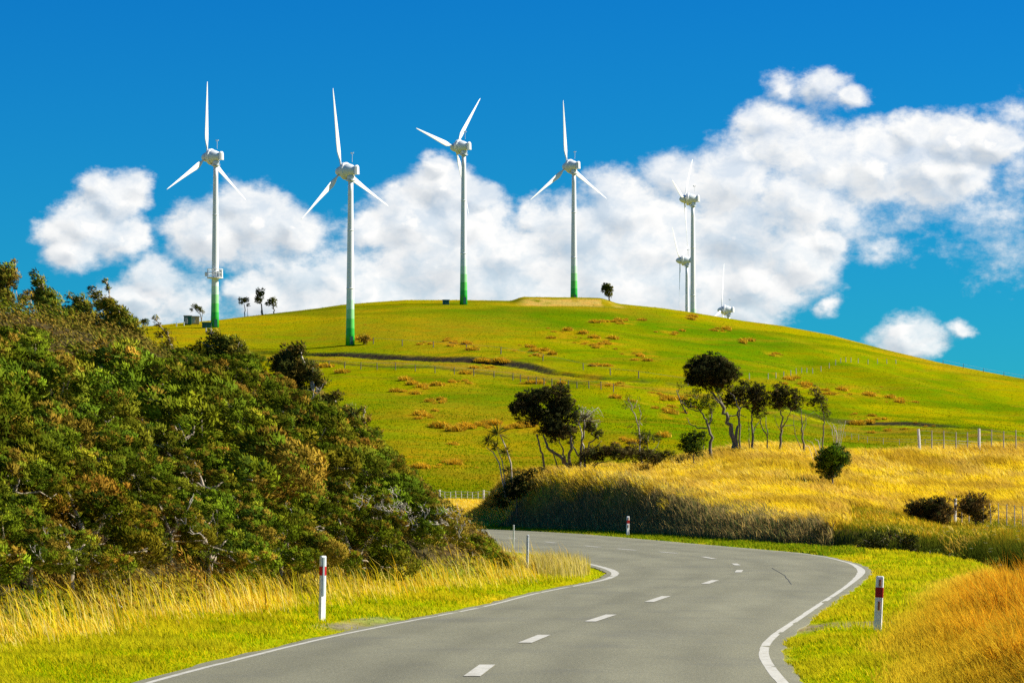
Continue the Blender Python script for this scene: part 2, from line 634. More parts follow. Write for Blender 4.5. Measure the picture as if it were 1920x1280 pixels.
M_ground = ground_mat()
M_road = road_mat()
M_paint = paint_mat()
M_grass = plant_mat('grass_blades', .5, .28, .9)
M_rush = plant_mat('rush_blades', .3, .25, .3)
M_leaf = plant_mat('leaf_sprays', .08, .4, .9, .28, (1.35, .92, .9))
M_tree = plant_mat('tree_leaves', .2, .3, 1.2)
M_bark = simple('bark', (.16, .13, .09), .85, .35, 8, bump=.4)
M_pale = simple('pale_bark', (.42, .34, .25), .85, .3, 9, bump=.4)
M_silver = simple('weathered_wood', (.52, .45, .38), .85, .25, 12)
M_white = simple('white_paint', (.80, .80, .79), .4, .04, 2)
M_post = simple('fence_timber', (.44, .38, .30), .9, .3, 7)
M_wpost = simple('pale_fence_timber', (.74, .69, .62), .85, .15, 7)
M_wire = simple('galvanised_wire', (.42, .43, .42), .5, .1, 5, metal=.3)
M_marker = simple('scuffed_marker_paint', (.76, .77, .76), .5, .22, 14)
M_red = simple('red_band', (.50, .004, .006), .5, .1, 5)
M_red_shaded = simple('shaded_red_band', (.33, .01, .006), .5, .1, 5)  # darker copy of the red, with the face's shade put into the colour
M_refl = simple('amber_reflector', (.30, .13, .05), .35, .1, 5)
M_grey = simple('grey_strip', (.26, .31, .31), .5, .08, 5)
M_green = simple('dark_green_steel', (.012, .10, .07), .5, .15, 2)
M_timber = simple('weathered_boards', (.42, .34, .16), .85, .35, 4)
M_roofm = simple('grey_sheet_roof', (.35, .36, .36), .5, .15, 2)
M_white_shaded = simple('shaded_white', (.70, .74, .76), .5, .06, 2)  # turbine white with its blue-grey shade put into the colour


def tower_mat():
    m, N, b = mat_new('tower_paint')
    tc = N.node('ShaderNodeTexCoord').outputs['Object']
    sp = N.node('ShaderNodeSeparateXYZ')
    N.l.new(tc, sp.inputs[0])
    z = sp.outputs[2]
    col = (.80, .81, .80, 1)
    prev = None
    c = N.mix(N.math('LESS_THAN', z, 13.5), (.80, .81, .80), (.70, .79, .72))
    c = N.mix(N.math('LESS_THAN', z, 11.2), c, (.52, .76, .52))
    c = N.mix(N.math('LESS_THAN', z, 9.0), c, (.28, .66, .24))
    c = N.mix(N.math('LESS_THAN', z, 6.7), c, (.10, .54, .07))
    c = N.mix(N.math('LESS_THAN', z, 4.4), c, (.012, .40, .018))
    mp = N.node('ShaderNodeMapping')
    mp.inputs['Scale'].default_value = (2, 2, .25)
    N.l.new(tc, mp.inputs[0])
    c = N.mix(1.0, c, N.remap(N.noise(mp.outputs[0], 1.4, 5, .6), .3, .7, .92, 1.03), 'MULTIPLY')
    N.l.new(c, b.inputs['Base Color'])
    b.inputs['Roughness'].default_value = .45
    return m


M_tower = tower_mat()


# ------------------------------------------------------------------ ground sheet
def gravel_mask(x, y):
    s = x - er(y)
    sl = el_(y) - x
    u = 960 + F * x / np.maximum(y, 4)
    g1 = sstep(41.5, 42.6, y) * (1 - sstep(45.2, 46.5, y)) * sstep(0, .1, sl) * (1 - sstep(.7, 1.3, sl + .3 * vnoise(x * 3, y * 2, 3)))
    g2 = sstep(41, 41.8, y) * (1 - sstep(43.8, 44.6, y)) * sstep(0, .1, s) * (1 - sstep(1.4, 2.1, s + .3 * vnoise(x * 3, y * 2, 4)))
    g3 = (1 - sstep(.12, .38, s + .15 * vnoise(x * 2, y, 6))) * sstep(0, .05, s) * (1 - sstep(36, 44, y))
    return np.maximum(np.maximum(g1, g2), g3)


def lerp3(a, b, t):
    return a + (np.asarray(b) - a) * t[..., None]


RUSH_PATCH = [(600, 688, 15, 6), (800, 722, 60, 9), (870, 718, 45, 8), (765, 735, 45, 9), (815, 755, 25, 9), (905, 690, 30, 7), (985, 655, 40, 10),
              (1060, 625, 45, 12), (1090, 640, 70, 12), (1020, 660, 40, 10), (1160, 605, 30, 6), (1180, 603, 25, 5), (1120, 605, 25, 5), (1240, 745, 40, 14), (1275, 770, 35, 12), (1260, 780, 30, 8),
              (870, 645, 40, 10), (850, 640, 25, 8), (930, 680, 30, 6), (1130, 685, 35, 5), (1200, 665, 40, 15), (1300, 597, 25, 4), (1140, 645, 40, 10),
              (880, 800, 60, 10), (920, 795, 60, 10), (975, 805, 50, 14), (790, 780, 30, 9), (840, 870, 50, 9), (790, 875, 35, 8), (870, 880, 30, 8), (760, 880, 20, 9), (1260, 625, 30, 5),
              (1510, 725, 40, 10), (1560, 735, 50, 10), (1620, 740, 40, 10), (1480, 710, 30, 9), (1680, 750, 40, 8), (1250, 820, 30, 8), (1180, 830, 40, 10), (1190, 755, 35, 12),
              (1640, 790, 60, 12), (1700, 805, 60, 10), (800, 645, 20, 4), (680, 635, 25, 6), (1400, 640, 15, 4), (1450, 665, 20, 4), (1350, 620, 14, 3), (1000, 720, 60, 6), (1150, 722, 60, 6)]


def ray_ground(u, v, y0=60, y1=1000):
    """distance at which the terrain is first met along this direction"""
    ys = np.concatenate([np.arange(y0, 330, .5), np.arange(330, y1, 1.0)])
    cy = (640 - v) / F
    m = cos(PIT) - cy * sin(PIT)
    x = (u - 960) / F / m * ys
    z = CAMH + ys * K_(v)
    g = H(x, ys, False) >= z
    if not g.any():
        return None
    i = int(np.argmax(g))
    return float(x[i]), float(ys[i])


def build_ground():
    us = np.concatenate([np.linspace(-9000, -900, 40)[:-1], np.arange(-900, -80, 20), np.arange(-80, 2000, 5), np.arange(2000, 2800, 20), np.linspace(2800, 9500, 40)])
    ys = [4.5]
    while ys[-1] < 125:
        ys.append(ys[-1] * 1.011 if ys[-1] > 20 else ys[-1] * 1.04)
    ys = np.array(ys)
    ys = np.concatenate([ys, np.arange(ys[-1] + .9, 330, .9), np.arange(330, 930, 1.25), np.geomspace(930, 9000, 50)])
    U, Y = np.meshgrid(us, ys)
    X = (U - 960) / F * Y
    Z = H(X, Y)
    n, m = X.shape
    s = X - er(Y)
    slr = el_(Y) - X
    inroad = (s < .05) & (slr < .05) & (Y < 262)
    Z = np.where(inroad, np.minimum(Z, 0) - .03, Z)
    # colours: what actually covers the ground
    big = fbm(X / 60, Y / 90, 21, 4)
    med = fbm(X / 12, Y / 18, 22, 4)
    vc = np.interp(U, CREST_U, CREST_V)
    dc = np.interp(U, DC_U, DC_D)
    hgt = np.clip((Y - 340) / (dc - 340), 0, 1)
    mixv = np.clip(hgt * .7 + (big - .5) * 2.0 + (med - .5) * 1.0 + .12, 0, 1)
    col = np.empty(X.shape + (3,))
    col[:] = (.085, .170, .001)
    col = lerp3(col, (.235, .235, .001), mixv)
    sweep = np.clip((fbm(X / 40 + Y / 160, Y / 130, 33, 4) - .5) * 5, 0, 1)
    col = lerp3(col, (.30, .20, .008), sweep * .45)
    leftyel = sstep(700, 350, U) * sstep(.6, .8, hgt)
    col = lerp3(col, (.30, .25, .003), leftyel * .7)
    cl = vnoise(Z * 1.6 + fbm(X / 22, Y / 30, 81, 3) * 5, X / 60, 82)
    cl2 = vnoise(Z * .45 + fbm(X / 40, Y / 60, 83, 3) * 4, X / 90, 84)
    hm_ = (Y > 345)
    col = lerp3(col, (.20, .16, .006), sstep(.62, .85, cl) * .45 * hm_)
    col = lerp3(col, (.055, .125, .001), sstep(.55, .85, cl2) * .5 * hm_)
    # rushy orange ground
    for (u, v, ru, rv) in RUSH_PATCH + [(1095, 708, 35, 8), (1150, 724, 40, 6), (1250, 735, 40, 6)]:
        g = ray_ground(u, v, 240)
        if not g:
            continue
        x0, y0 = g
        rx = ru / F * y0
        g2 = ray_ground(u, v + rv, 240) or g
        ry = max(abs(g2[1] - y0), 3) * .9
        r = ((X - x0) / rx) ** 2 + ((Y - y0) / ry) ** 2
        k = np.clip(1.3 - r, 0, 1) * sstep(.42, .60, fbm(X / 2.5, Y / 6, 41, 3)) * (np.abs(Y - y0) < 60)
        col = lerp3(col, (.34, .23, .006), k * .55)
    w = Y - track_d(U) + (fbm(X / 14, X * 0 + 3, 9, 3) - .5) * 5
    onh = (Y > 350)
    rs = fbm(X / 5, Y / 5, 77, 4)
    spans = np.interp(U, [450, 560, 600, 1000, 1060, 1100, 1560, 1600, 1740, 1800], [.3, .3, 1, 1, .5, .35, .5, 1, 1, .3])
    scar = sstep(1.6, 2.6, w) * (1 - sstep(4.6, 6.0, w)) * onh * sstep(.35, .5, rs + (spans - .5) * .5) * spans
    col = lerp3(col, (.035, .03, .022), scar)
    spans2 = np.interp(U, [450, 600, 900, 1250, 1500, 1600], [.5, 1, 1, .7, .4, .3])
    scar2 = sstep(-16.6, -16.2, w) * (1 - sstep(-15, -14.4, w)) * onh * spans2
    col = lerp3(col, (.05, .05, .015), scar2 * .8)
    fillb = sstep(-15.5, -14, w) * (1 - sstep(-7, -4.5, w)) * onh * sstep(.38, .6, rs)
    col = lerp3(col, (.24, .18, .012), fillb * .75)
    tr = sstep(-5, -4, w) * (1 - sstep(1.4, 2, w)) * onh
    col = lerp3(col, (.30, .33, .004), tr * .7)
    # earth rim of the fourth tower's pad
    pad = sstep(962, 1000, U) * (1 - sstep(1150, 1180, U)) * sstep(10, 4, np.abs(Y - (dc - 22))) * sstep(.3, .5, fbm(X / 3, Y / 3, 8, 2))
    col = lerp3(col, (.42, .30, .07), pad * .9)
    # pale stubble around the second tower
    # valley floor straw
    straw = np.clip((Y - 198) / 12, 0, 1) * (1 - sstep(325, 337, Y)) * (U < 1200)
    col = lerp3(col, (.42, .33, .03), straw)
    valley2 = sstep(232, 250, Y) * (1 - sstep(325, 345, Y)) * sstep(1480, 1600, U)
    # right field
    rfm = (Y > 55) & (Y < 262) & (s > 3)
    fm = np.clip((fbm(X / 3.5, Y / 9, 51, 4) - .42) * 4, 0, 1)
    fcol = np.empty_like(col)
    fcol[:] = (.40, .31, .02)
    fcol = lerp3(fcol, (.24, .20, .015), fm)
    col = np.where(rfm[..., None], fcol, col)
    # shaded-side bank scrub
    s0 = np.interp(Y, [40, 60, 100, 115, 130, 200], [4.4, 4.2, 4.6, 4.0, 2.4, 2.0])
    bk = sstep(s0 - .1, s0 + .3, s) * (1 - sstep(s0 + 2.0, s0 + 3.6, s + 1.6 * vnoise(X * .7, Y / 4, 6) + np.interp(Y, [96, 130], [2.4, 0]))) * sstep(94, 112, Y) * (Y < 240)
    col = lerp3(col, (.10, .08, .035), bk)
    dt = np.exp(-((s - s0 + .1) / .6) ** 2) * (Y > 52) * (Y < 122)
    col = lerp3(col, (.05, .055, .015), dt)  # shade of the ditch painted into the ground colour
    # verges
    ver = (Y < 205) & (s > -.5) & (s < s0 - .2)
    vcol = np.empty_like(col)
    vcol[:] = (.24, .30, .003)
    vcol = lerp3(vcol, (.42, .34, .01), np.clip((fbm(X / 1.5, Y / 3, 61, 3) - .48) * 3, 0, 1))
    col = np.where(ver[..., None], vcol, col)
    nr = (Y < 56) & (s > 2.2)
    ncol = lerp3(vcol, (.34, .20, .012), sstep(2.2, 3.2, s))
    col = np.where(nr[..., None], ncol, col)
    lv = (Y < 160) & (slr > -.5)
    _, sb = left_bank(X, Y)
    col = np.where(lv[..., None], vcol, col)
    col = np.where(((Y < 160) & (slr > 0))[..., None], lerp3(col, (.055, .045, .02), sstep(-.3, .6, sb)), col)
    col = lerp3(col, (.20, .185, .12), gravel_mask(X, Y) * (Y < 120) * (.45 + .55 * sstep(.35, .6, fbm(X * 3, Y * 2, 88, 3))))
    idx = np.arange(n * m).reshape(n, m)
    q = np.stack([idx[:-1, :-1], idx[:-1, 1:], idx[1:, 1:], idx[1:, :-1]], -1).reshape(-1, 4)
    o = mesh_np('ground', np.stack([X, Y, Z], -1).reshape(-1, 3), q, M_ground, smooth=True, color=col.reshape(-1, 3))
    tag(o, kind='structure')
    # the plain all round, a little lower
    a = np.linspace(0, 2 * pi, 65)[:-1]
    v = np.concatenate([np.array([[0, 0, -1.2]]), np.stack([12000 * np.cos(a), 12000 * np.sin(a), -1.2 + 0 * a], -1)])
    t = np.array([[0, i + 1, (i + 1) % 64 + 1] for i in range(64)])
    p = mesh_np('plain_ground', v, t, M_ground, color=np.tile((.16, .2, .004), (len(v), 1)))
    tag(p, kind='structure')
    # ground behind and beside the camera
    xs = np.linspace(-60, 60, 41)
    yb = np.linspace(-40, 4.6, 12)
    XX, YY = np.meshgrid(xs, yb)
    ZZ = np.where((XX > -4.6) & (XX < 2.6), -.03, .12)
    ii = np.arange(XX.size).reshape(XX.shape)
    q = np.stack([ii[:-1, :-1], ii[:-1, 1:], ii[1:, 1:], ii[1:, :-1]], -1).reshape(-1, 4)
    o = mesh_np('near_ground', np.stack([XX, YY, ZZ], -1).reshape(-1, 3), q, M_ground, color=np.tile((.18, .2, .005), (XX.size, 1)))
    tag(o, kind='structure')


build_ground()


# ------------------------------------------------------------------ road and its markings
def build_road():
    ys = np.arange(-40, 262, .5)
    yc = np.maximum(ys, 0)
    L, R = el_(yc) - .16, er(yc) + .16
    jl = (vnoise(ys * 1.3, ys * 0, 5) - .5) * .12
    jr = (vnoise(ys * 1.3, ys * 0, 6) - .5) * .12
    t = np.linspace(0, 1, 33)
    X = (L + jl)[:, None] * (1 - t) + (R + jr)[:, None] * t
    Y = np.repeat(ys[:, None], 33, 1)
    Z = .02 + .05 * (1 - (2 * t - 1) ** 2) + 0 * Y
    X2 = np.concatenate([X[:, :1], X, X[:, -1:]], 1)
    Y2 = np.concatenate([Y[:, :1], Y, Y[:, -1:]], 1)
    Z2 = np.concatenate([Z[:, :1] - .2, Z, Z[:, -1:] - .2], 1)
    n, m = X2.shape
    i = np.arange(n * m).reshape(n, m)
    q = np.stack([i[:-1, :-1], i[:-1, 1:], i[1:, 1:], i[1:, :-1]], -1).reshape(-1, 4)
    tw = np.concatenate([t[:1], t, t[-1:]])
    tone = 1.04 - sum(.13 * np.exp(-((tw - c) / .045) ** 2) for c in (.15, .37, .63, .85))[None, :] * (.6 + .8 * vnoise(Y2 / 7, Y2 * 0 + 1, 3))
    tone = tone * (1 - .10 * np.exp(-((tw - .5) / .02) ** 2))[None, :] * (.93 + .14 * fbm(X2 / 1.5, Y2 / 6, 19, 4))
    tone = tone + .10 * (np.exp(-(tw / .025) ** 2) + np.exp(-((1 - tw) / .025) ** 2))[None, :]
    o = mesh_np('road', np.stack([X2, Y2, Z2], -1).reshape(-1, 3), q, M_road, color=np.repeat(tone.reshape(-1, 1), 3, 1))
    tag(o, kind='structure')

    def zr(x, y):
        l, r = el_(max(y, 0)), er(max(y, 0))
        tt = (x - l) / (r - l)
        return .02 + .05 * (1 - (2 * tt - 1) ** 2) + .006

    def line(fx, side, y0, y1, wf):
        yy = np.arange(y0, y1, .4)
        x = fx(np.maximum(yy, 0))
        dx = np.gradient(x, yy)
        nrm = np.sqrt(1 + dx * dx)
        wd = np.array([wf(a) for a in yy]) * (1 + .12 * (vnoise(yy * 2, yy * 0, 8) - .5))
        # inward edge
        x1, y1_ = x - side * wd / nrm, yy + side * wd * dx / nrm
        za = np.array([zr(a, b) for a, b in zip(x, yy)])
        zb = np.array([zr(a, b) for a, b in zip(x1, y1_)])
        v = np.concatenate([np.stack([x, yy, za], -1), np.stack([x1, y1_, zb], -1)])
        k = len(yy)
        a = np.arange(k - 1)
        q = np.stack([a, a + 1, a + 1 + k, a + k], -1)
        if side > 0:
            q = q[:, ::-1]
        o = mesh_np('edge_line_marking', v, q, M_paint)
        tag(o, kind='structure')

    line(er, 1, -30, 215, lambda y: .09 + .035 * math.exp(-((y - 31) / 8) ** 2) + .11 * math.exp(-((y - 78) / 9) ** 2))
    line(el_, -1, -30, 215, lambda y: .09 + .10 * math.exp(-((y - 76) / 9) ** 2))

    # centre dashes: plan positions with heading
    cy = [-12, -2, 9, 20, 30.9, 38, 44.8, 53.6, 65, 75.2, 83.3, 93.3, 102.9, 109.6, 117, 129, 144, 157, 170, 185, 200]
    cx = [-.9, -.9, -.85, -.65, -.33, .29, 1.33, 2.61, 4.3, 5.7, 6.23, 6.12, 5.36, 4.19, 3.14, 1.66, 0, -1.6, -4.2, -8, -13]
    half = [1.5, 1.5, 1.5, 1.3, 1.05, 1.1, 1.35, 1.6, 1.5, 1.3, 1.2, 1.6, 1.6, 1.8, 1.8, 1.8, 1.8, 1.8, 1.8, 1.8, 1.8]
    g = np.gradient(cx, cy)
    v, q = [], []
    for i, (x, y, h) in enumerate(zip(cx, cy, half)):
        d = np.array([g[i], 1.0])
        d /= np.linalg.norm(d)
        nn = np.array([d[1], -d[0]]) * .085
        for sgn, side in ((-1, -1), (-1, 1), (1, 1), (1, -1)):
            p = np.array([x, y]) + d * h * sgn + nn * side
            v.append((p[0], p[1], zr(p[0], p[1]) + .001))
        q.append([4 * i + 3, 4 * i + 2, 4 * i + 1, 4 * i])
    q = np.array(q)[:, ::-1]
    o = mesh_np('centre_line_marking', np.array(v), q, M_paint)
    tag(o, kind='structure')
    # a thin dark tar crack in the right lane
    pts = [(1446, 1064), (1458, 1071), (1468, 1077), (1476, 1085), (1482, 1094)]
    cr = []
    for (a, b) in pts:
        y = F * (CAMH - .06) / (b - 941)
        cr.append(((a - 960) / F * y, y))
    cr = np.array(cr)
    tt = np.linspace(0, 1, 24)
    px = np.interp(tt, np.linspace(0, 1, len(cr)), cr[:, 0]) + (vnoise(tt * 9, tt, 2) - .5) * .03
    py = np.interp(tt, np.linspace(0, 1, len(cr)), cr[:, 1])
    v = np.concatenate([np.stack([px - .008, py, [zr(a, b) for a, b in zip(px, py)]], -1), np.stack([px + .008, py, [zr(a, b) for a, b in zip(px, py)]], -1)])
    a = np.arange(23)
    o = mesh_np('tar_seam_line', v, np.stack([a + 24, a + 25, a + 1, a], -1), simple('tar', (.085, .082, .065), .6))
    tag(o, kind='structure')


build_road()


# ------------------------------------------------------------------ grass (stuff)
def blades(name, x, y, h, w, lean, col, rng, mat=M_grass, spread=.35, root=None, label=None, cat=None, z0=None, wind=(-1, .1)):
    """curved tapering blades standing on the terrain; x,y arrays"""
    n = len(x)
    z = (H(x, y) if z0 is None else z0) - .03
    a = rng.uniform(0, 2 * pi, n)
    fx, fy = np.cos(a), np.sin(a)
    w = w * rng.uniform(.6, 1.3, n)
    h = h * rng.uniform(.7, 1.15, n)
    lx = wind[0] * lean * h * rng.uniform(.4, 1.5, n) + rng.normal(0, spread, n) * h
    ly = wind[1] * lean * h + rng.normal(0, spread, n) * h
    base = np.stack([x, y, z], -1)
    side = np.stack([fx * w / 2, fy * w / 2, 0 * w], -1)
    mid = base + np.stack([lx * .38, ly * .38, h * .6], -1)
    tip = base + np.stack([lx, ly, h * (1 - .18 * np.minimum(np.hypot(lx, ly) / h, 1.5))], -1)
    V = np.stack([base - side, base + side, mid + side * .75, mid - side * .75, tip], 1).reshape(-1, 3)
    k = np.arange(n)[:, None] * 5
    Q = k + np.array([[0, 1, 2, 3]])
    T = k + np.array([[3, 2, 4]])
    cc = np.repeat(col, 5, axis=0)
    return V, Q, T, cc


def blade_obj(name, parts, mat, **kw):
    V, Q, T, CC, n = [], [], [], [], 0
    for (v, q, t, c) in parts:
        V.append(v); Q.append(q + n); T.append(t + n); CC.append(c)
        n += len(v)
    return mesh_np(name, np.concatenate(V), [np.concatenate(Q), np.concatenate(T)], mat, color=np.concatenate(CC), **kw)


def palette(rng, n, cols, w=None, jit=.18):
    cols = np.array(cols, float)
    i = rng.choice(len(cols), n, p=w)
    return np.clip(cols[i] * rng.uniform(1 - jit, 1 + jit, (n, 1)), 0, .9)


STRAW = [(.86, .60, .05), (.9, .64, .02), (.72, .42, .015), (.9, .68, .18)]
VERGE = [(.34, .42, .002), (.50, .48, .003), (.66, .52, .006), (.22, .32, .002)]
ORANGE = [(.80, .38, .012), (.74, .28, .010), (.82, .50, .03), (.50, .27, .02)]


def region(rng, n, u0, u1, y0, y1, power=1.0):
    y = 1 / rng.uniform(1 / y1 ** power, 1 / y0 ** power, n) ** (1 / power)
    u = rng.uniform(u0, u1, n)
    return (u - 960) / F * y, y, u


def build_grass():
    rng = np.random.default_rng(7)
    # --- short verge turf
    parts = []
    x, y, u = region(rng, 330000, -150, 2080, 27, 110, 1.0)
    s, sl = x - er(y), el_(y) - x
    _, sb = left_bank(x, y)
    s0 = np.interp(y, [40, 60, 100, 115, 130, 200], [4.4, 4.2, 4.6, 4.0, 2.4, 2.0])
    g = gravel_mask(x, y)
    keep = (((s > .16) & (s < s0 + .2)) | ((sl > .12) & (sb < .6))) & (g < .15 + .95 * rng.random(len(x)) ** 1.3)
    x, y, s, sl = x[keep], y[keep], s[keep], sl[keep]
    o_ = np.maximum(s, sl)
    pn = np.clip((fbm(x / .9, y / 2.0, 61, 4) - .45) * 6, 0, 1)
    c = palette(rng, len(x), VERGE)
    c = lerp3(c, (.56, .46, .012), pn * .6)
    parts.append(blades('g', x, y, .05 + .06 * sstep(.1, 1.0, o_) + .05 * pn, .016 * (y / 40) ** .7, .3, c, rng))
    # far verge
    x, y, u = region(rng, 70000, 860, 1620, 100, 205, .6)
    s = x - er(y)
    k = (s > .2) & (s < 2.6)
    x, y = x[k], y[k]
    parts.append(blades('g', x, y, np.full(len(x), .16), .05, .2, palette(rng, len(x), [(.13, .22, .004), (.2, .26, .005), (.28, .28, .008)]), rng))
    o = blade_obj('verge_grass', parts, M_grass)
    tag(o, 'short green and yellow grass along both road edges', 'grass', kind='stuff')
    # --- tall golden grass between left verge and thicket
    parts = []
    x, y, u = region(rng, 300000, -200, 1100, 31, 92, 1.0)
    sl = el_(y) - x
    _, sb = left_bank(x, y)
    w = -sb
    gw = np.interp(y, [30, 44, 50, 60], [1.3, 1.5, 1.4, 1.4])
    vis = (w > -.9) & (w < gw + .5 * vnoise(x, y, 3)) & (sl > .7)
    dens = np.exp(-np.maximum((w - .35) / (gw * .5), (.35 - w) / .7) ** 2) * (0.3 + .7 * sstep(.3, .6, vnoise(x * .6, y * .4, 12)))
    bald = (u > 560) & (u < 640) & (y < 52)
    keep = vis & (rng.random(len(x)) < dens) & ~(bald & (rng.random(len(x)) < .7))
    x, y, w = x[keep], y[keep], w[keep]
    hh = np.where(rng.random(len(x)) < .10, rng.uniform(.4, .8, len(x)), rng.uniform(.10, .28, len(x)))
    parts.append(blades('g', x, y, hh, .014, .42, palette(rng, len(x), STRAW + [(.45, .40, .02)]), rng, spread=.14))
    # shaft of pale seed grass round the thin marker post
    x = rng.normal(.95, .42, 6000)
    y = rng.normal(74, 2.0, 6000)
    k = ((el_(y) - x) > .5) & ~((np.abs(x - .37) < .25) & (y < 73.6))
    x, y = x[k], y[k]
    parts.append(blades('g', x, y, rng.uniform(.25, .6, len(x)), .016, .15, palette(rng, len(x), [(.60, .48, .16), (.50, .40, .05)]), rng, spread=.1))
    o = blade_obj('roadside_grass', parts, M_grass)
    tag(o, 'tall golden grass leaning left along the foot of the thicket', 'grass', kind='stuff')
    # --- right foreground long orange grass
    parts = []
    x, y, u = region(rng, 400000, 1480, 2200, 21, 64, 1.0)
    s = x - er(y)
    edge = np.interp(y, [27, 34, 40, 50, 62, 72, 76], [1.1, 1.5, 1.75, 1.7, 1.7, 2.2, 3.4]) + .5 * (fbm(x, y / 2, 66, 3) - .5)
    k = (s > edge - .5) & (rng.random(len(x)) < sstep(edge - .5, edge + .9, s))
    x, y, s = x[k], y[k], s[k]
    e2 = s - edge[k]
    hh = .20 + .50 * sstep(-.3, 1.6, e2) * (.35 + 1.1 * vnoise(x * 1.8, y * 1.2, 15)) * np.where(rng.random(len(x)) < .06, 1.5, 1)
    hh = hh * np.interp(y, [40, 50, 64], [1, .75, .45])
    cc = palette(rng, len(x), ORANGE)
    cc = lerp3(cc, (.62, .48, .02), sstep(1.5, -.3, e2) * .8)
    cc = lerp3(cc, (.85, .62, .05), sstep(48, 60, y) * .6)
    parts.append(blades('g', x, y, hh, .014, .12, cc, rng, spread=.24))
    o = blade_obj('orange_grass', parts, M_grass)
    tag(o, 'long orange and gold grass beside the near right verge', 'grass', kind='stuff')
    # --- weedy rise beyond the ditch
    parts = []
    x, y, u = region(rng, 260000, 1500, 2200, 56, 165, .8)
    s = x - er(y)
    s0 = np.interp(y, [40, 60, 100, 115, 130, 200], [4.4, 4.2, 4.6, 4.0, 2.4, 2.0])
    k = (s > s0 + .1) & (y < 160) & (u > 1560)
    x, y, s, u, s0 = x[k], y[k], s[k], u[k], s0[k]
    hh = rng.uniform(.3, .6, len(x)) * np.where(y > 100, .65, 1)
    pn = sstep(.45, .6, fbm(x / 2, y / 5, 71, 3))
    cc = palette(rng, len(x), [(.42, .27, .012), (.30, .28, .010), (.52, .28, .015), (.18, .21, .008)])
    cc = lerp3(cc, (.12, .16, .006), (pn * .8))
    cc = lerp3(cc, (.07, .09, .008), sstep(s0 + 1.6, s0 + .3, s))  # weeds darkened toward the ditch: its shade put into their colour
    parts.append(blades('g', x, y, hh, .022, .1, cc, rng, spread=.22))
    o = blade_obj('ditch_weeds', parts, M_grass)
    tag(o, 'rank brown and green weeds on the rise past the roadside ditch', 'weeds', kind='stuff')
    # --- golden field on the mound
    parts = []
    x, y, u = region(rng, 420000, 880, 2150, 100, 250, .7)
    s = x - er(y)
    s0 = np.interp(y, [40, 60, 100, 115, 130, 200], [4.4, 4.2, 4.6, 4.0, 2.4, 2.0])
    k = (s > s0 + np.interp(y, [96, 108, 125, 160], [-.2, .2, .7, 1.0]) + 1.6 * vnoise(x, y / 3, 6)) & ~((u > 1540 + 60 * vnoise(x, y, 4)) & (y < 150 + 10 * vnoise(x / 2, y / 2, 5)) & (rng.random(len(x)) < .88))
    x, y, s, u = x[k], y[k], s[k], u[k]
    nn = fbm(x / 3.0, y / 7, 51, 4)
    cc = palette(rng, len(x), [(.86, .60, .05), (.90, .68, .16), (.84, .58, .010), (.74, .50, .03)])
    cc = lerp3(cc, (.82, .60, .006), sstep(.45, .6, fbm(x / 6, y / 12, 53, 3)) * .7)
    cc = lerp3(cc, (.45, .27, .02), sstep(.52, .66, nn) * .8)
    cc = lerp3(cc, (.55, .36, .06), sstep(.5, .65, fbm(x / 1.2, y / 3, 57, 3)) * .7)
    rb = sstep(232, 246, y) * (u > 1560)
    hh = (.32 + .45 * nn) * np.where(rng.random(len(x)) < .1, 1.4, 1) * np.where((u > 1600) & (y < 156), .5, 1)
    parts.append(blades('g', x, y, hh, .05, .25 + .75 * fbm(x / 4, y / 8, 58, 3), cc, rng, spread=.2))
    o = blade_obj('golden_grass', parts, M_grass)
    tag(o, 'wind blown golden grass covering the mound right of the bend', 'grass', kind='stuff')
    # --- scrub on the shaded cutting
    parts = []
    x, y, u = region(rng, 190000, 850, 1560, 96, 235, .7)
    s = x - er(y)
    s0 = np.interp(y, [40, 60, 100, 115, 130, 200], [4.4, 4.2, 4.6, 4.0, 2.4, 2.0])
    k = (s > s0 - .1) & (s < s0 + np.interp(y, [96, 108, 125, 160], [.2, .9, 2.0, 3.3]) + 1.6 * (vnoise(x * .7, y / 4, 6) - .4)) & (rng.random(len(x)) < sstep(94, 112, y))
    x, y, s = x[k], y[k], s[k]
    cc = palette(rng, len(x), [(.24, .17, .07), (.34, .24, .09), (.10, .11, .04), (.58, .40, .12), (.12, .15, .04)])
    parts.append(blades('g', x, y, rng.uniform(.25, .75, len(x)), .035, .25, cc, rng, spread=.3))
    o = blade_obj('cutting_undergrowth', parts, M_grass)
    tag(o, 'dull brown undergrowth on the shaded roadside cutting', 'undergrowth', kind='stuff')
    # --- valley straw seen between thicket and mound
    x, y, u = region(rng, 90000, 700, 1000, 202, 330, .5)
    o = blade_obj('valley_grass', [blades('g', x, y, rng.uniform(.2, .5, len(x)), .06, .4, palette(rng, len(x), STRAW), rng)], M_grass)
    tag(o, 'pale yellow grass in front of the white picket like fence', 'grass', kind='stuff')
    # --- nap of grass over the lower hill so that its surface catches light
    x, y, u = region(rng, 260000, 0, 1980, 338, 900, 1.2)
    z = H(x, y)
    nn = fbm(x / 8, y / 14, 91, 3)
    cc = palette(rng, len(x), [(.10, .20, .001), (.20, .24, .001), (.28, .25, .002)])
    cc = lerp3(cc, (.32, .22, .006), sstep(.55, .7, nn) * .6)
    cc = cc * (.72 + .56 * fbm(x / 30, z / 1.2, 85, 3))[:, None]
    o = blade_obj('hill_grass', [blades('g', x, y, rng.uniform(.1, .3, len(x)), .12, .3, cc, rng, z0=z)], M_grass)
    tag(o, 'tufty pasture grass on the hillside', 'grass', kind='stuff')


build_grass()


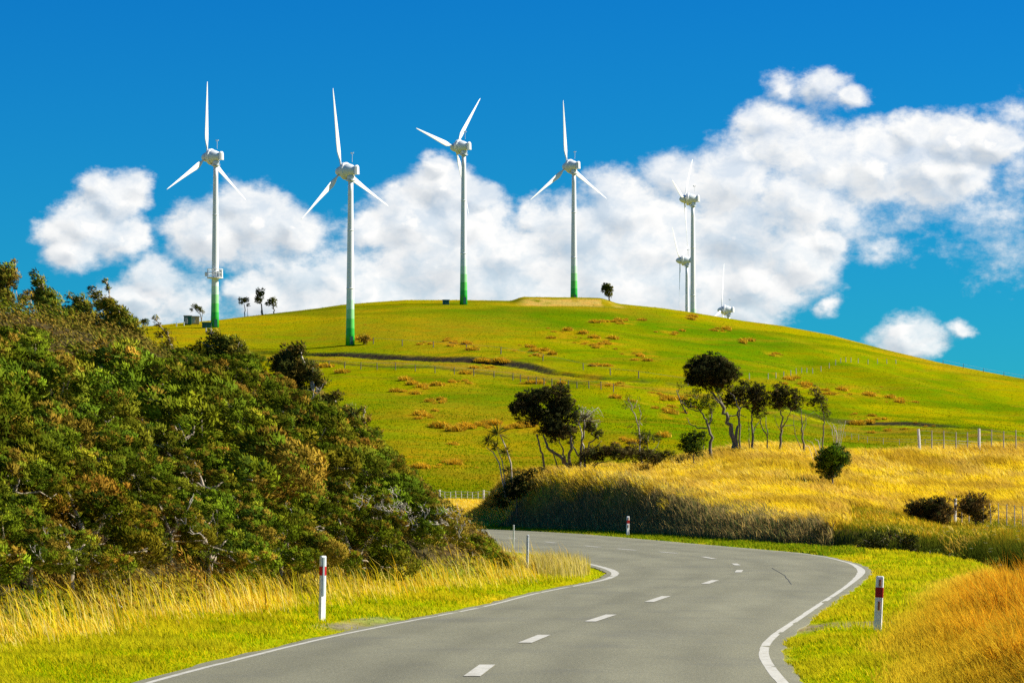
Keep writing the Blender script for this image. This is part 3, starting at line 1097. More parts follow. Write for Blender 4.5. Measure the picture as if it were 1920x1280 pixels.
# ------------------------------------------------------------------ foliage
def leaf_quads(c, d, ln, wd, rng, outw=None):
    n = len(c)
    d = d / (np.linalg.norm(d, axis=1)[:, None] + 1e-9)
    r = rng.normal(size=(n, 3))
    s = np.cross(d, r)
    s /= np.linalg.norm(s, axis=1)[:, None] + 1e-9
    if outw is not None:                       # turn every leaf's face outward
        fl = (np.cross(s, d) * outw).sum(1) < 0
        s[fl] *= -1
    L = (ln * rng.uniform(.6, 1.3, n))[:, None]
    W = (wd * rng.uniform(.7, 1.2, n))[:, None]
    V = np.stack([c, c + d * L * .45 + s * W / 2, c + d * L, c + d * L * .45 - s * W / 2], 1).reshape(-1, 3)
    Q = np.arange(n)[:, None] * 4 + np.array([[0, 1, 2, 3]])
    return V, Q


def crown_mesh(name, clumps, rng, wind, ln, wd, dens, cols, mat, wk=.9, streak=1.0, link=False, parent=None, shell=False):
    """clumps: list of (centre, radii). Leaves on and in each clump, pointing outward and downwind."""
    VV, QQ, CC, NN, n = [], [], [], [], 0
    wind = np.array(wind, float)
    for cl in clumps:
        c, r = cl[0], np.array(cl[1], float)
        tone = cl[2] if len(cl) > 2 else 1.0
        area = 4 * pi * (np.mean(r)) ** 2
        m = max(int(area * dens), 12)
        o = rng.normal(size=(m, 3))
        o /= np.linalg.norm(o, axis=1)[:, None]
        rr = rng.uniform(.35, 1.0, (m, 1)) ** (.3 if shell else .6)
        # break every clump into finger-like tufts
        k = max(int(m / 45), 5)
        td = rng.normal(size=(k, 3))
        td /= np.linalg.norm(td, axis=1)[:, None]
        near = np.argmax(o @ td.T, axis=1)
        o2 = o * .55 + td[near] * .45
        o2 /= np.linalg.norm(o2, axis=1)[:, None]
        bulge = 1 + .28 * ((o * td[near]).sum(1)[:, None] - .8)
        p = np.array(c) + o2 * r * rr * bulge
        d = o2 * .7 + wind * wk + rng.normal(size=(m, 3)) * .35
        v, q = leaf_quads(p, d, ln, wd, rng, o2)
        fn = np.cross(v[1::4] - v[0::4], v[2::4] - v[0::4])
        fn /= np.linalg.norm(fn, axis=1)[:, None] + 1e-12
        sg = np.sign((fn * o2).sum(1))[:, None]
        nn = o2 * .75 + td[near] * .35 + fn * sg * .45
        NN.append(np.repeat(nn / (np.linalg.norm(nn, axis=1)[:, None] + 1e-9), 4, axis=0))
        q = np.where(sg < 0, q[:, ::-1], q)
        base = np.array(cols[rng.choice(len(cols))]) * tone
        tb = rng.uniform(.75, 1.25, k)[near]
        cc = base[None] * tb[:, None] * rng.uniform(.8, 1.2, (m, 1))
        VV.append(v); QQ.append(q + n); CC.append(np.repeat(cc, 4, axis=0))
        n += len(v)
    ob = mesh_np(name, np.concatenate(VV), np.concatenate(QQ), mat, parent=parent, smooth=True, color=np.concatenate(CC) * (1.45 if mat == M_leaf else 1.0), link=link)
    (ob.data if link else ob).normals_split_custom_set_from_vertices(np.concatenate(NN).tolist())
    return ob


def rot_noise_path(rng, p0, p1, n=6, amp=.06):
    t = np.linspace(0, 1, n)[:, None]
    p = p0 * (1 - t) + p1 * t
    L = np.linalg.norm(p1 - p0)
    j = rng.normal(size=(n, 3)) * amp * L
    j[0] = 0
    j[-1] *= .3
    return p + j


THICK_COLS = [(.060, .095, .006), (.085, .125, .006), (.115, .15, .007), (.045, .075, .008), (.15, .155, .010), (.10, .115, .008), (.17, .12, .014), (.075, .11, .006)]
WIND = np.array([-.85, .1, .38])


def shrub_variant(seed):
    """wind-shorn shrub, height about 1, feathery plumes streaming up and to the left"""
    rng = np.random.default_rng(seed)
    clumps = []
    cs = []
    nl = rng.integers(9, 12)
    tries = 0
    while len(cs) < nl and tries < 800:
        tries += 1
        a = rng.uniform(0, 2 * pi)
        zz = rng.uniform(-.1, 1.0)
        r = math.sqrt(max(1 - max(zz, 0) ** 2, .02)) * .72 * rng.uniform(.6, 1)
        c = np.array([r * cos(a) - (zz - .4) * .35, r * sin(a), .05 + zz * .72])
        if all(np.linalg.norm(c - k) > .40 for k in cs):
            cs.append(c)
    for c in cs:
        rad = rng.uniform(.20, .31)
        tone = rng.choice([.55, .8, 1.05, 1.45], p=[.25, .3, .25, .2]) * .55 + .40
        clumps.append((c, (rad * 1.25, rad, rad * .72), tone))
        cc, rr = c.copy(), rad
        for k in range(rng.integers(2, 5)):
            rr *= .62
            cc = cc + np.array([-.8, rng.uniform(-.5, .5), rng.uniform(.3, .8)]) * rr * 1.25
            clumps.append((cc.copy(), (rr * 1.3, rr * .8, rr * .6), tone))
        for k in range(4):
            o = rng.normal(size=3)
            o[2] = abs(o[2])
            o /= np.linalg.norm(o)
            r2 = rad * rng.uniform(.35, .5)
            clumps.append((c + o * rad * .85, (r2 * 1.3, r2, r2 * .7), tone * rng.uniform(.8, 1.25)))
    me = crown_mesh('crown', clumps, rng, WIND, .052, .015, 1500, THICK_COLS, M_leaf, wk=.8, shell=True)
    b = MB()
    b.tube([(.04, 0, -1.1), (0, 0, -.25), (.02, 0, .1), (-.08, .02, .4), (-.22, .0, .75)], [.05, .045, .04, .03, .012], 7)
    for i in range(11):
        c = np.array(cs[int(rng.integers(0, len(cs)))])
        p = rot_noise_path(rng, np.array([0, 0, rng.uniform(-.1, .3)]), c * 1.03, 5, .06)
        b.tube(p, np.linspace(.02, .006, 5), 5)
    tm = b.obj('trunk', M_pale, link=False)
    return me, tm


SIL_U = [-900, -300, 0, 30, 60, 110, 150, 200, 240, 275, 290, 330, 400, 470, 505, 520, 565, 605, 650, 690, 720, 770, 800, 830, 880, 910, 950, 985]
SIL_V = [490, 530, 580, 615, 610, 600, 600, 610, 630, 645, 660, 655, 645, 665, 700, 705, 700, 730, 775, 800, 845, 895, 932, 965, 990, 1003, 1022, 1040]


def build_thicket():
    rng = np.random.default_rng(42)
    protos = []
    for i in range(7):
        me, tm = shrub_variant(100 + i)
        protos.append((me, tm))
    pts = []
    tries = 0
    while tries < 30000 and len(pts) < 295:
        tries += 1
        y = 34 + 84 * rng.random() ** 1.5
        u = rng.uniform(-220, 960)
        x = (u - 960) / F * y
        _, sb = left_bank(x, y)
        if sb < .45 or sb > 16:
            continue
        sp = 1.0 if sb < 3 else 1.4
        if any((x - a) ** 2 + ((y - b) * .8) ** 2 < sp ** 2 for a, b, *_ in pts):
            continue
        zg = float(H(x, y))
        room = CAMH + (941 - np.interp(u, SIL_U, SIL_V)) / F * y - zg
        lim = 1.35 if sb < 1.2 else (1.3 if sb < 2.5 else 2.0)
        h = min(room * .98, lim * rng.uniform(.7, 1.15))
        if h < .45:
            continue
        # leave the marker post and its stick clear
        if abs(u - 988) < 26 and y < 80:
            continue
        pts.append((x, y, zg, h, u, sb))
    kinds = ['olive wind bent shrub in the tangled thicket on the left bank',
             'rusty green wind bent shrub in the tangled thicket on the left bank']
    for i, (x, y, zg, h, u, sb) in enumerate(pts):
        me, tm = protos[int(rng.integers(0, 7))]
        sc = float(np.clip(h * .86, .75, 1.75) * rng.choice([.8, 1.0, 1.3], p=[.3, .4, .3]))
        kinds = ('olive wind bent shrub in the lowest rank of the thicket above the golden grass' if sb < 2.2 else
                 'olive wind bent shrub in the middle of the thicket slope on the left bank' if room > 3.2 else
                 'olive wind bent shrub along the upper edge of the thicket on the left bank')
        r = thing('windswept_shrub', kinds, 'shrub', (x, y, zg + h - sc * 1.0 + rng.uniform(-.45, .1) * (sb > 2.5)), rng.uniform(-.35, .35), 'wind bent shrubs of the roadside thicket')
        r.scale = (sc, sc, sc)
        for nm, m in (('crown', me), ('trunk', tm)):
            o = bpy.data.objects.new(nm, m)
            C.objects.link(o)
            o.parent = r
    return pts


THICKET = build_thicket()


def build_undergrowth():
    rng = np.random.default_rng(12)
    n = 240000
    x, y, u = region(rng, n, -300, 960, 33, 122, .8)
    _, sb = left_bank(x, y)
    k = (sb > -.1) & (sb < 16)
    x, y, sb = x[k], y[k], sb[k]
    k = rng.random(len(x)) < .35 + .65 * sstep(.35, .6, vnoise(x * 1.3, y * .8, 44))
    x, y, sb = x[k], y[k], sb[k]
    hh = .06 + .5 * vnoise(x * .9, y * .6, 45) * sstep(-.1, 1, sb)
    z = H(x, y) + hh * rng.random(len(x)) ** .6
    d = rng.normal(size=(len(x), 3)) * .5 + WIND + np.array([0, 0, .2])
    V, Q = leaf_quads(np.stack([x, y, z], -1), d, .095, .028, rng)
    tone = sstep(.4, .6, vnoise(x * .7, y * .4, 46))
    cc = palette(rng, len(x), THICK_COLS) * 1.1
    cc = lerp3(cc, (.22, .13, .03), tone * .5)
    o = mesh_np('thicket_undergrowth', V, Q, M_leaf, color=np.repeat(cc, 4, axis=0))
    tag(o, 'low tangled undergrowth covering the soil between the thicket shrubs', 'undergrowth', kind='stuff')


build_undergrowth()


# ------------------------------------------------------------------ trees drawn from limbs and leaf masses
def make_tree(name, label, cat, y, base, limbs, masses, group=None, seed=1, cols=((.045, .05, .012), (.06, .06, .016), (.09, .07, .02)), ln=.14, wd=.05,
              dens=55, wind=(-.3, 0, .5), wk=.5, bark=None, depth=.8, sub=11, subr=.36, clumpz=.9, trunk_ref=0):
    """limbs: list of (points[(u,v)], r0, r1) in metres radius; masses: (u,v,ru,rv) in photo px at distance y."""
    rng = np.random.default_rng(seed)
    bu, bv = base
    B = P(bu, bv, y)
    gx, gy = float(B[0]), y
    zg = float(H(gx, gy))
    root_z = min(zg, float(B[2])) if abs(zg - B[2]) < 2.5 else zg
    R = thing(name, label, cat, (gx, gy, root_z), 0, group)
    O = np.array([gx, gy, root_z])
    px = y / F
    b = MB()
    for li, (pts, r0, r1) in enumerate(limbs):
        dz = 0 if li == 0 else rng.uniform(-1, 1)
        P3 = []
        for k, (u, v) in enumerate(pts):
            t = k / max(len(pts) - 1, 1)
            p = P(u, v, y)
            p[1] += dz * t * depth * 1.2
            P3.append(p - O)
        if li == 0 or abs(pts[0][1] - bv) < 12:
            P3[0][2] = min(P3[0][2], 0) - .15
            if li > 0:
                P3.insert(0, np.array([0, 0, -.3]))
        P3 = np.array(P3)
        # refine
        tt = np.linspace(0, len(P3) - 1, len(P3) * 3)
        fine = np.stack([np.interp(tt, np.arange(len(P3)), P3[:, i]) for i in range(3)], -1)
        fine[1:-1] += rng.normal(size=(len(fine) - 2, 3)) * (r0 + r1) * .35
        b.tube(fine, np.linspace(r0, r1, len(fine)), 7)
    clumps = []
    for (u, v, ru, rv) in masses:
        c = P(u, v, y) - O
        mk = (1.6 if name in ('row_tree', 'leaning_tree') else 1.45) if 200 < y < 300 else (1.25 if y < 200 and wind is not WIND else 1.3)
        rx, rz = ru * px * mk, rv * px * mk
        ry = min(rx, rz * 1.6) * depth + .1
        c[1] += rng.uniform(-.3, .3) * ry
        k = max(int(sub * 2.2 * (ru * rv) / 500.0), 5)
        for i in range(k):
            o = rng.normal(size=3)
            o /= np.linalg.norm(o)
            f = rng.uniform(.05, .85)
            cc = c + o * np.array([rx, ry, rz]) * f
            rr = subr * 1.12 * min(rx, rz * 1.2) * rng.uniform(.7, 1.25)
            clumps.append((cc, (rr, rr, rr * clumpz * .8)))
            if rng.random() < .35 and name != 'hedge_bush':
                q = rot_noise_path(rng, c + np.array([0, 0, -rz * .6]), cc, 4, .06)
                b.tube(q, np.linspace(.03, .01, 4), 4)
    b.obj('trunk', bark or M_bark, R, smooth=True)
    if clumps:
        o = crown_mesh('crown', clumps, rng, wind, ln, wd, dens * (1.5 if 200 < y < 300 else 1), list(cols), M_leaf if wind is WIND else M_tree, wk=wk, link=True, parent=R)
    return R


DARK = ((.040, .045, .014), (.055, .055, .016), (.085, .065, .022), (.035, .04, .012))
DARKG = ((.035, .06, .010), (.055, .085, .010), (.03, .05, .012))
GREENB = ((.06, .12, .006), (.10, .15, .006), (.04, .08, .008), (.14, .17, .008))


def build_trees():
    # skyline trees of the left thicket
    TH = tuple(THICK_COLS)
    make_tree('windblown_tree', 'rust tinged leaning tree with bare pale stems at the left end of the thicket', 'tree', 84, (28, 780),
              [([(50, 780), (52, 690), (45, 630), (25, 570), (8, 520)], .07, .02), ([(50, 700), (30, 640), (10, 590), (2, 560)], .04, .015), ([(48, 650), (62, 600), (52, 560)], .03, .012), ([(52, 700), (34, 668), (-6, 640)], .03, .01), ([(45, 625), (22, 600), (-5, 594)], .025, .01), ([(48, 660), (40, 600), (30, 545)], .03, .01)],
              [(8, 520, 22, 22), (-15, 545, 30, 30), (18, 555, 14, 22), (48, 562, 14, 12), (0, 610, 20, 20), (20, 640, 20, 14), (-10, 660, 30, 30), (28, 492, 5, 5)], seed=3, cols=((.20, .13, .018), (.15, .13, .014), (.10, .12, .010)),
              ln=.11, wd=.032, dens=190, wind=WIND, wk=1.0, bark=M_pale, subr=.45, sub=16)
    make_tree('windblown_tree', 'green plume shaped tree streaming left on the thicket skyline', 'tree', 86, (125, 700),
              [([(120, 700), (112, 640), (100, 590), (84, 540), (66, 512)], .07, .015), ([(110, 625), (90, 600), (60, 572)], .03, .01)],
              [(66, 512, 8, 9), (72, 530, 13, 12), (80, 550, 17, 14), (92, 575, 22, 18), (104, 605, 24, 22), (112, 640, 34, 28), (64, 562, 12, 5), (75, 590, 15, 8), (60, 549, 9, 4), (100, 560, 10, 8), (70, 625, 18, 9)], seed=4, cols=((.07, .10, .010), (.10, .125, .010), (.13, .12, .012)),
              ln=.11, wd=.03, dens=210, wind=WIND, wk=1.1, bark=M_pale, subr=.46, sub=22)
    make_tree('windblown_tree', 'double tipped golden green tree beside the plume shaped one on the skyline', 'tree', 88, (230, 700),
              [([(235, 700), (225, 640), (212, 590), (204, 545)], .07, .012), ([(215, 610), (195, 575), (170, 545)], .03, .01)],
              [(200, 528, 6, 5), (205, 542, 5, 9), (172, 542, 8, 5), (184, 553, 14, 9), (203, 570, 20, 14), (218, 592, 24, 16), (235, 618, 26, 20), (205, 610, 24, 18), (190, 575, 12, 7), (245, 650, 32, 24), (205, 650, 34, 22), (150, 580, 22, 9), (140, 592, 14, 12)], seed=5, cols=((.16, .135, .012), (.12, .13, .010), (.08, .10, .010)),
              ln=.11, wd=.03, dens=210, wind=WIND, wk=1.1, bark=M_pale, subr=.46, sub=22)
    make_tree('windblown_tree', 'small ragged golden sapling poking above the thicket in front of the hill', 'tree', 92, (325, 680),
              [([(326, 682), (324, 650), (310, 622), (292, 598)], .03, .008)],
              [(293, 597, 7, 4), (302, 608, 9, 5), (314, 622, 11, 6), (305, 628, 12, 5), (322, 640, 9, 9), (312, 650, 14, 8)], seed=6, cols=((.17, .14, .016), (.11, .12, .012)), ln=.10, wd=.03, dens=110, wind=WIND, wk=1.1, bark=M_pale, subr=.5, sub=30)
    make_tree('windblown_tree', 'darker tree with bare pale branches at the right shoulder of the thicket', 'tree', 92, (592, 800),
              [([(592, 800), (590, 740), (575, 690), (560, 650)], .08, .02), ([(590, 738), (600, 722), (612, 716)], .03, .01), ([(590, 738), (578, 730), (562, 734)], .025, .01), ([(575, 690), (566, 670), (556, 652)], .03, .01), ([(590, 740), (586, 715), (588, 690)], .03, .012)],
              [(545, 660, 20, 14), (565, 655, 18, 10), (535, 685, 22, 16), (560, 695, 28, 20), (585, 700, 16, 16), (545, 715, 26, 14), (600, 720, 16, 12), (575, 745, 30, 18), (612, 760, 22, 16), (560, 770, 34, 20), (630, 745, 14, 10)], seed=7,
              cols=((.045, .055, .012), (.06, .07, .012), (.10, .08, .015)), ln=.11, wd=.032, dens=210, wind=WIND, wk=.9, bark=M_silver, subr=.46, sub=20)
    make_tree('windblown_tree', 'low dark shrubby tree at the foot of the thicket ridge by the hill', 'tree', 90, (690, 880),
              [([(690, 880), (688, 830), (680, 790), (684, 765)], .05, .01)],
              [(684, 768, 9, 7), (672, 790, 20, 12), (655, 775, 20, 12), (700, 812, 20, 10), (665, 815, 26, 14), (700, 850, 28, 16), (740, 870, 26, 12)], seed=8,
              cols=((.05, .06, .012), (.08, .09, .012), (.13, .085, .016)), ln=.11, wd=.032, dens=200, wind=WIND, wk=.9, bark=M_pale, subr=.46, sub=18)

    make_tree('windblown_tree', 'bushy leaning tree breaking the thicket skyline left of the track end', 'tree', 95, (415, 760),
              [([(418, 762), (416, 710), (408, 670), (398, 645)], .06, .015)],
              [(394, 622, 10, 6), (404, 632, 17, 9), (422, 640, 23, 12), (392, 644, 18, 8), (443, 652, 20, 12), (415, 662, 32, 14), (460, 668, 20, 12), (384, 664, 18, 8), (445, 680, 30, 16)], seed=61,
              cols=((.06, .075, .010), (.09, .10, .010), (.13, .12, .014)), ln=.11, wd=.03, dens=230, wind=WIND, wk=1.1, bark=M_pale, subr=.46, sub=20)
    make_tree('windblown_tree', 'low spreading golden green tree in the dip of the thicket skyline', 'tree', 90, (158, 720),
              [([(160, 722), (158, 660), (150, 610), (138, 585)], .06, .015)],
              [(134, 555, 9, 6), (146, 564, 16, 9), (160, 576, 22, 12), (132, 582, 20, 8), (168, 596, 28, 14), (128, 604, 22, 10), (160, 620, 36, 14)], seed=62,
              cols=((.10, .10, .010), (.13, .12, .012), (.07, .09, .010)), ln=.11, wd=.03, dens=230, wind=WIND, wk=1.1, bark=M_pale, subr=.46, sub=20)
    # umbrella tree on the mound
    make_tree('umbrella_tree', 'broad dark flat topped tree on many crooked stems at the left end of the mound', 'tree', 208, (1068, 882),
              [([(1068, 882), (1062, 868), (1045, 850), (1025, 835), (1018, 815)], .16, .06), ([(1068, 880), (1070, 850), (1070, 822), (1060, 800)], .14, .06), ([(1088, 872), (1089, 840), (1092, 815), (1095, 790)], .12, .05),
               ([(1022, 874), (1016, 850), (1010, 828), (1005, 815)], .10, .04), ([(1060, 868), (1056, 845), (1048, 826)], .08, .03), ([(1086, 855), (1076, 838), (1072, 820)], .07, .03), ([(1100, 850), (1105, 830), (1125, 815)], .07, .03), ([(1092, 848), (1118, 838), (1128, 826)], .05, .02), ([(1052, 882), (1042, 860), (1036, 842)], .07, .03),
               ([(1060, 800), (1075, 775), (1090, 765), (1110, 775)], .04, .01), ([(1066, 800), (1095, 780), (1112, 785)], .03, .01)],
              [(960, 767, 15, 12), (985, 752, 24, 17), (1000, 765, 30, 16), (1010, 740, 24, 14), (1035, 735, 26, 13), (1060, 738, 16, 16), (1040, 760, 28, 16), (975, 745, 14, 10), (1065, 760, 12, 14), (1000, 790, 26, 12), (1025, 805, 28, 14), (1050, 805, 30, 16), (1075, 805, 16, 10), (1110, 805, 18, 10), (1122, 815, 10, 10), (1035, 822, 16, 8), (1055, 725, 8, 6), (1080, 780, 14, 12), (1050, 778, 22, 14), (1020, 782, 22, 14), (1075, 765, 12, 12), (1095, 790, 14, 10), (1040, 800, 20, 12)],
              seed=11, cols=DARK, ln=.15, wd=.055, dens=70, wk=.35, wind=(0, 0, 1), sub=9, subr=.42, depth=1.0)
    make_tree('dead_tree', 'grey leafless twiggy crown leaning right of the broad flat topped tree', 'tree', 210.5, (1098, 872),
              [([(1098, 875), (1094, 840), (1088, 800), (1080, 780)], .07, .03)] + [([(1082 + i * 1.5, 800 - i * 2), (1090 + i * 4, 775 - (i % 3) * 6), (1085 + i * 6, 758 + i * 3)], .025, .008) for i in range(9)] + [([(1085 + i * 2, 790), (1098 + i * 3, 778 + i * 2), (1100 + i * 5, 766 + i * 4)], .022, .006) for i in range(7)], [(1092, 775, 14, 10), (1108, 783, 14, 10), (1118, 795, 10, 8)], seed=12, bark=M_silver, cols=((.16, .12, .09), (.11, .09, .05), (.22, .17, .12)), ln=.14, wd=.03, dens=26, wk=.3, wind=(0, 0, 1))
    # cabbage tree with spiky heads
    R = thing('cabbage_tree', 'spiky headed cabbage tree with slim leaning stems before the green hill', 'tree', (P(957, 895, 205)[0], 205, float(H(P(957, 895, 205)[0], 205))))
    O = np.array(R.location)
    b = MB()
    rng = np.random.default_rng(5)
    for pts, r0 in (([(962, 900), (958, 868), (948, 838), (938, 815)], .07), ([(948, 900), (936, 868), (925, 848), (912, 838)], .05), ([(950, 895), (942, 865), (932, 840)], .04)):
        p = np.array([P(u, v, 205) - O for u, v in pts])
        p[0][2] = min(p[0][2], -.1)
        b.tube(p, np.linspace(r0, r0 * .5, len(p)), 6)
    b.obj('trunk', M_pale, R)
    VV, QQ, CC, n = [], [], [], 0
    for (u, v, r) in ((934, 812, 22), (916, 828, 16), (948, 848, 15), (928, 838, 12), (952, 880, 12)):
        m = 70
        d = rng.normal(size=(m, 3)) + np.array([-.2, 0, .45])
        c = np.tile(P(u, v, 205) - O, (m, 1))
        vv, q = leaf_quads(c, d, r / F * 205 * 1.1, .07, rng)
        VV.append(vv); QQ.append(q + n); n += len(vv)
        CC.append(np.repeat(palette(rng, m, [(.06, .08, .012), (.12, .13, .015), (.26, .18, .03)]), 4, axis=0))
    mesh_np('crown', np.concatenate(VV), np.concatenate(QQ), M_tree, R, color=np.concatenate(CC))
    # thin yellowish sapling
    make_tree('sapling_tree', 'thin yellow green sapling with a wispy crown between the two big mound trees', 'tree', 215, (1203, 850),
              [([(1203, 850), (1200, 815), (1195, 790), (1185, 765), (1178, 745)], .07, .02), ([(1198, 800), (1202, 775), (1198, 758)], .03, .01), ([(1190, 775), (1178, 760), (1170, 750)], .02, .008)],
              [(1178, 746, 8, 10), (1190, 758, 10, 8), (1172, 760, 7, 8), (1200, 765, 7, 8), (1204, 790, 8, 8), (1215, 820, 10, 8)], seed=14, cols=((.20, .20, .015), (.13, .15, .012), (.10, .10, .02)), ln=.13, wd=.04, dens=22, wk=.4, wind=(0, 0, 1), sub=22, subr=.5, bark=M_pale)
    # small tree below it
    make_tree('bushy_tree', 'small scruffy bush with bare twigs under the wispy sapling', 'tree', 207, (1215, 866),
              [([(1215, 866), (1216, 845), (1210, 825)], .05, .02), ([(1216, 850), (1232, 838), (1238, 826)], .03, .01)],
              [(1205, 815, 14, 9), (1210, 828, 12, 8), (1226, 824, 12, 7), (1208, 845, 9, 8), (1235, 855, 16, 12)], seed=15, cols=((.08, .09, .014), (.05, .06, .014)), ln=.13, wd=.045, dens=45, sub=18, subr=.45)
    # the tall round tree with a forked trunk
    make_tree('round_tree', 'tallest round crowned tree with a forked leaning trunk on the mound', 'tree', 212, (1377, 840),
              [([(1378, 842), (1374, 815), (1368, 790), (1358, 770), (1345, 752), (1332, 735)], .20, .07), ([(1380, 842), (1383, 810), (1384, 780), (1392, 762)], .15, .05), ([(1364, 782), (1384, 775), (1402, 782)], .05, .02), ([(1358, 770), (1350, 745), (1340, 720)], .08, .03), ([(1388, 770), (1378, 745), (1372, 735)], .06, .02), ([(1348, 755), (1338, 748), (1318, 740)], .05, .02)],
              [(1303, 690, 17, 16), (1320, 680, 20, 14), (1345, 682, 20, 14), (1360, 690, 14, 18), (1310, 708, 20, 16), (1335, 705, 24, 18), (1355, 712, 18, 16), (1325, 722, 22, 8), (1380, 698, 9, 9), (1298, 712, 10, 14), (1345, 725, 16, 8), (1321, 668, 6, 4), (1330, 692, 28, 20), (1348, 700, 24, 20), (1318, 700, 20, 18), (1368, 708, 12, 14)], seed=16, cols=DARK, ln=.15, wd=.055, dens=75, wk=.35, wind=(0, 0, 1), sub=10, subr=.42, depth=1.0)
    make_tree('round_tree', 'dark crowned tree overlapping the right stem of the tallest round tree', 'tree', 214, (1384, 838),
              [([(1386, 842), (1388, 800), (1386, 772), (1384, 745)], .08, .03)],
              [(1395, 720, 9, 9), (1385, 735, 16, 12), (1372, 742, 14, 12), (1395, 748, 12, 12), (1378, 758, 14, 8), (1362, 752, 12, 8)], seed=17, cols=DARK, ln=.15, wd=.055, dens=65, wk=.35, wind=(0, 0, 1), sub=14, subr=.42)
    make_tree('leaning_tree', 'green leafed sparse tree left of the tallest one with a bare limb reaching left', 'tree', 206, (1334, 850),
              [([(1335, 850), (1332, 825), (1329, 802), (1322, 785), (1310, 765)], .13, .04), ([(1326, 803), (1308, 802), (1295, 795), (1288, 782)], .05, .02), ([(1328, 800), (1335, 780), (1330, 755)], .06, .02), ([(1288, 775), (1278, 755), (1270, 730)], .05, .03), ([(1310, 770), (1290, 765), (1275, 750)], .04, .015)],
              [(1305, 742, 16, 7), (1325, 748, 16, 9), (1295, 755, 16, 9), (1315, 762, 18, 8), (1335, 765, 9, 10), (1332, 785, 9, 9), (1272, 728, 6, 8), (1283, 752, 10, 6), (1345, 735, 10, 7)], seed=18, cols=DARKG + ((.10, .12, .012),), ln=.13, wd=.045, dens=38, wk=.4, wind=(-.3, 0, 1), sub=18, subr=.45)
    make_tree('row_tree', 'dark upright oval tree first in the row right of the tallest tree', 'tree', 213, (1410, 834),
              [([(1411, 836), (1411, 815), (1408, 790), (1412, 765)], .10, .04), ([(1405, 836), (1404, 810), (1404, 785)], .05, .02), ([(1412, 810), (1420, 795), (1426, 788)], .04, .015), ([(1441, 838), (1438, 818), (1428, 800), (1424, 785)], .07, .03), ([(1440, 815), (1437, 795), (1438, 780)], .04, .015)],
              [(1418, 728, 12, 11), (1425, 740, 15, 14), (1415, 750, 14, 14), (1430, 755, 12, 12), (1420, 770, 14, 9), (1410, 740, 8, 10), (1428, 778, 12, 6)], seed=19, cols=DARK, ln=.15, wd=.05, dens=62, wk=.35, wind=(0, 0, 1), sub=14, subr=.42)
    make_tree('row_tree', 'dark fuller tree second in the row on a curving single stem', 'tree', 212, (1462, 828),
              [([(1462, 832), (1465, 808), (1466, 790), (1464, 768)], .10, .04), ([(1466, 802), (1476, 785), (1482, 770)], .05, .02), ([(1464, 808), (1455, 795), (1450, 780)], .03, .01), ([(1466, 798), (1490, 796), (1500, 800)], .03, .01)],
              [(1465, 728, 12, 10), (1470, 742, 15, 14), (1456, 745, 12, 14), (1463, 757, 15, 10), (1488, 735, 10, 10), (1492, 750, 10, 10), (1482, 762, 14, 9), (1495, 765, 9, 6)], seed=20, cols=DARK, ln=.15, wd=.05, dens=65, wk=.35, wind=(0, 0, 1), sub=14, subr=.42)
    make_tree('row_tree', 'nearly bare thin tree standing between the fuller trees of the mound row', 'tree', 215, (1507, 838),
              [([(1508, 842), (1504, 815), (1504, 790), (1500, 765)], .09, .02), ([(1504, 812), (1512, 795), (1512, 775)], .03, .01), ([(1506, 840), (1492, 815), (1488, 795), (1490, 775)], .04, .01), ([(1504, 790), (1492, 780), (1480, 778)], .02, .006), ([(1504, 795), (1520, 775), (1528, 772)], .02, .006)],
              [(1500, 762, 8, 6)], seed=21, cols=DARK, dens=25)
    make_tree('row_tree', 'last tree of the mound row with a crown swept left in two tufts', 'tree', 213, (1542, 824),
              [([(1541, 828), (1544, 800), (1546, 780), (1540, 760)], .06, .02), ([(1545, 790), (1530, 775), (1515, 765)], .025, .01)],
              [(1530, 733, 9, 8), (1535, 745, 11, 9), (1525, 755, 9, 7), (1513, 752, 8, 5), (1545, 765, 9, 8), (1550, 772, 7, 8), (1540, 755, 8, 6)], seed=22, cols=DARK + ((.12, .085, .03),), ln=.13, wd=.045, dens=55, wk=.4, wind=(-.3, 0, 1), sub=22, subr=.45)
    make_tree('dead_tree', 'small leafless silver twigged tree behind the round green bush', 'tree', 216, (1570, 822),
              [([(1570, 826), (1568, 810), (1562, 798)], .05, .02)] + [([(1569, 815), (1560 + i * 4, 800 - (i % 2) * 5), (1552 + i * 6, 788 + (i % 3) * 4)], .02, .006) for i in range(7)], [], seed=23, bark=M_silver)
    make_tree('dead_tree', 'fallen bleached branches on the grass before the small leafless tree', 'branch', 205, (1530, 838),
              [([(1542, 838), (1535, 828), (1528, 822)], .04, .015), ([(1540, 838), (1525, 830), (1512, 824)], .03, .01), ([(1536, 836), (1538, 822)], .03, .01), ([(1530, 836), (1515, 834), (1506, 838)], .03, .01)], [], seed=24, bark=M_silver)
    # bushes
    make_tree('bush', 'dark hollow looking bush under the left leaning tree on the mound', 'bush', 204, (1300, 855),
              [([(1302, 855), (1300, 840), (1296, 828)], .05, .02)],
              [(1292, 828, 15, 12), (1305, 820, 14, 10), (1290, 838, 12, 10), (1304, 842, 14, 10), (1318, 812, 7, 12), (1318, 835, 7, 10)], seed=25, cols=DARKG, ln=.13, wd=.045, dens=80, sub=16, subr=.45)
    make_tree('bush', 'round dense green bush standing alone in the golden grass', 'bush', 172, (1560, 905),
              [([(1560, 905), (1560, 880), (1558, 860)], .06, .02)],
              [(1560, 868, 28, 24), (1562, 855, 26, 20), (1550, 862, 16, 20), (1572, 865, 18, 22), (1560, 885, 20, 14), (1556, 893, 14, 8), (1565, 845, 18, 10)], seed=26, cols=GREENB + DARKG, ln=.12, wd=.035, dens=130, wk=.7, wind=(-.5, 0, .9), sub=13, subr=.4, depth=1.0)
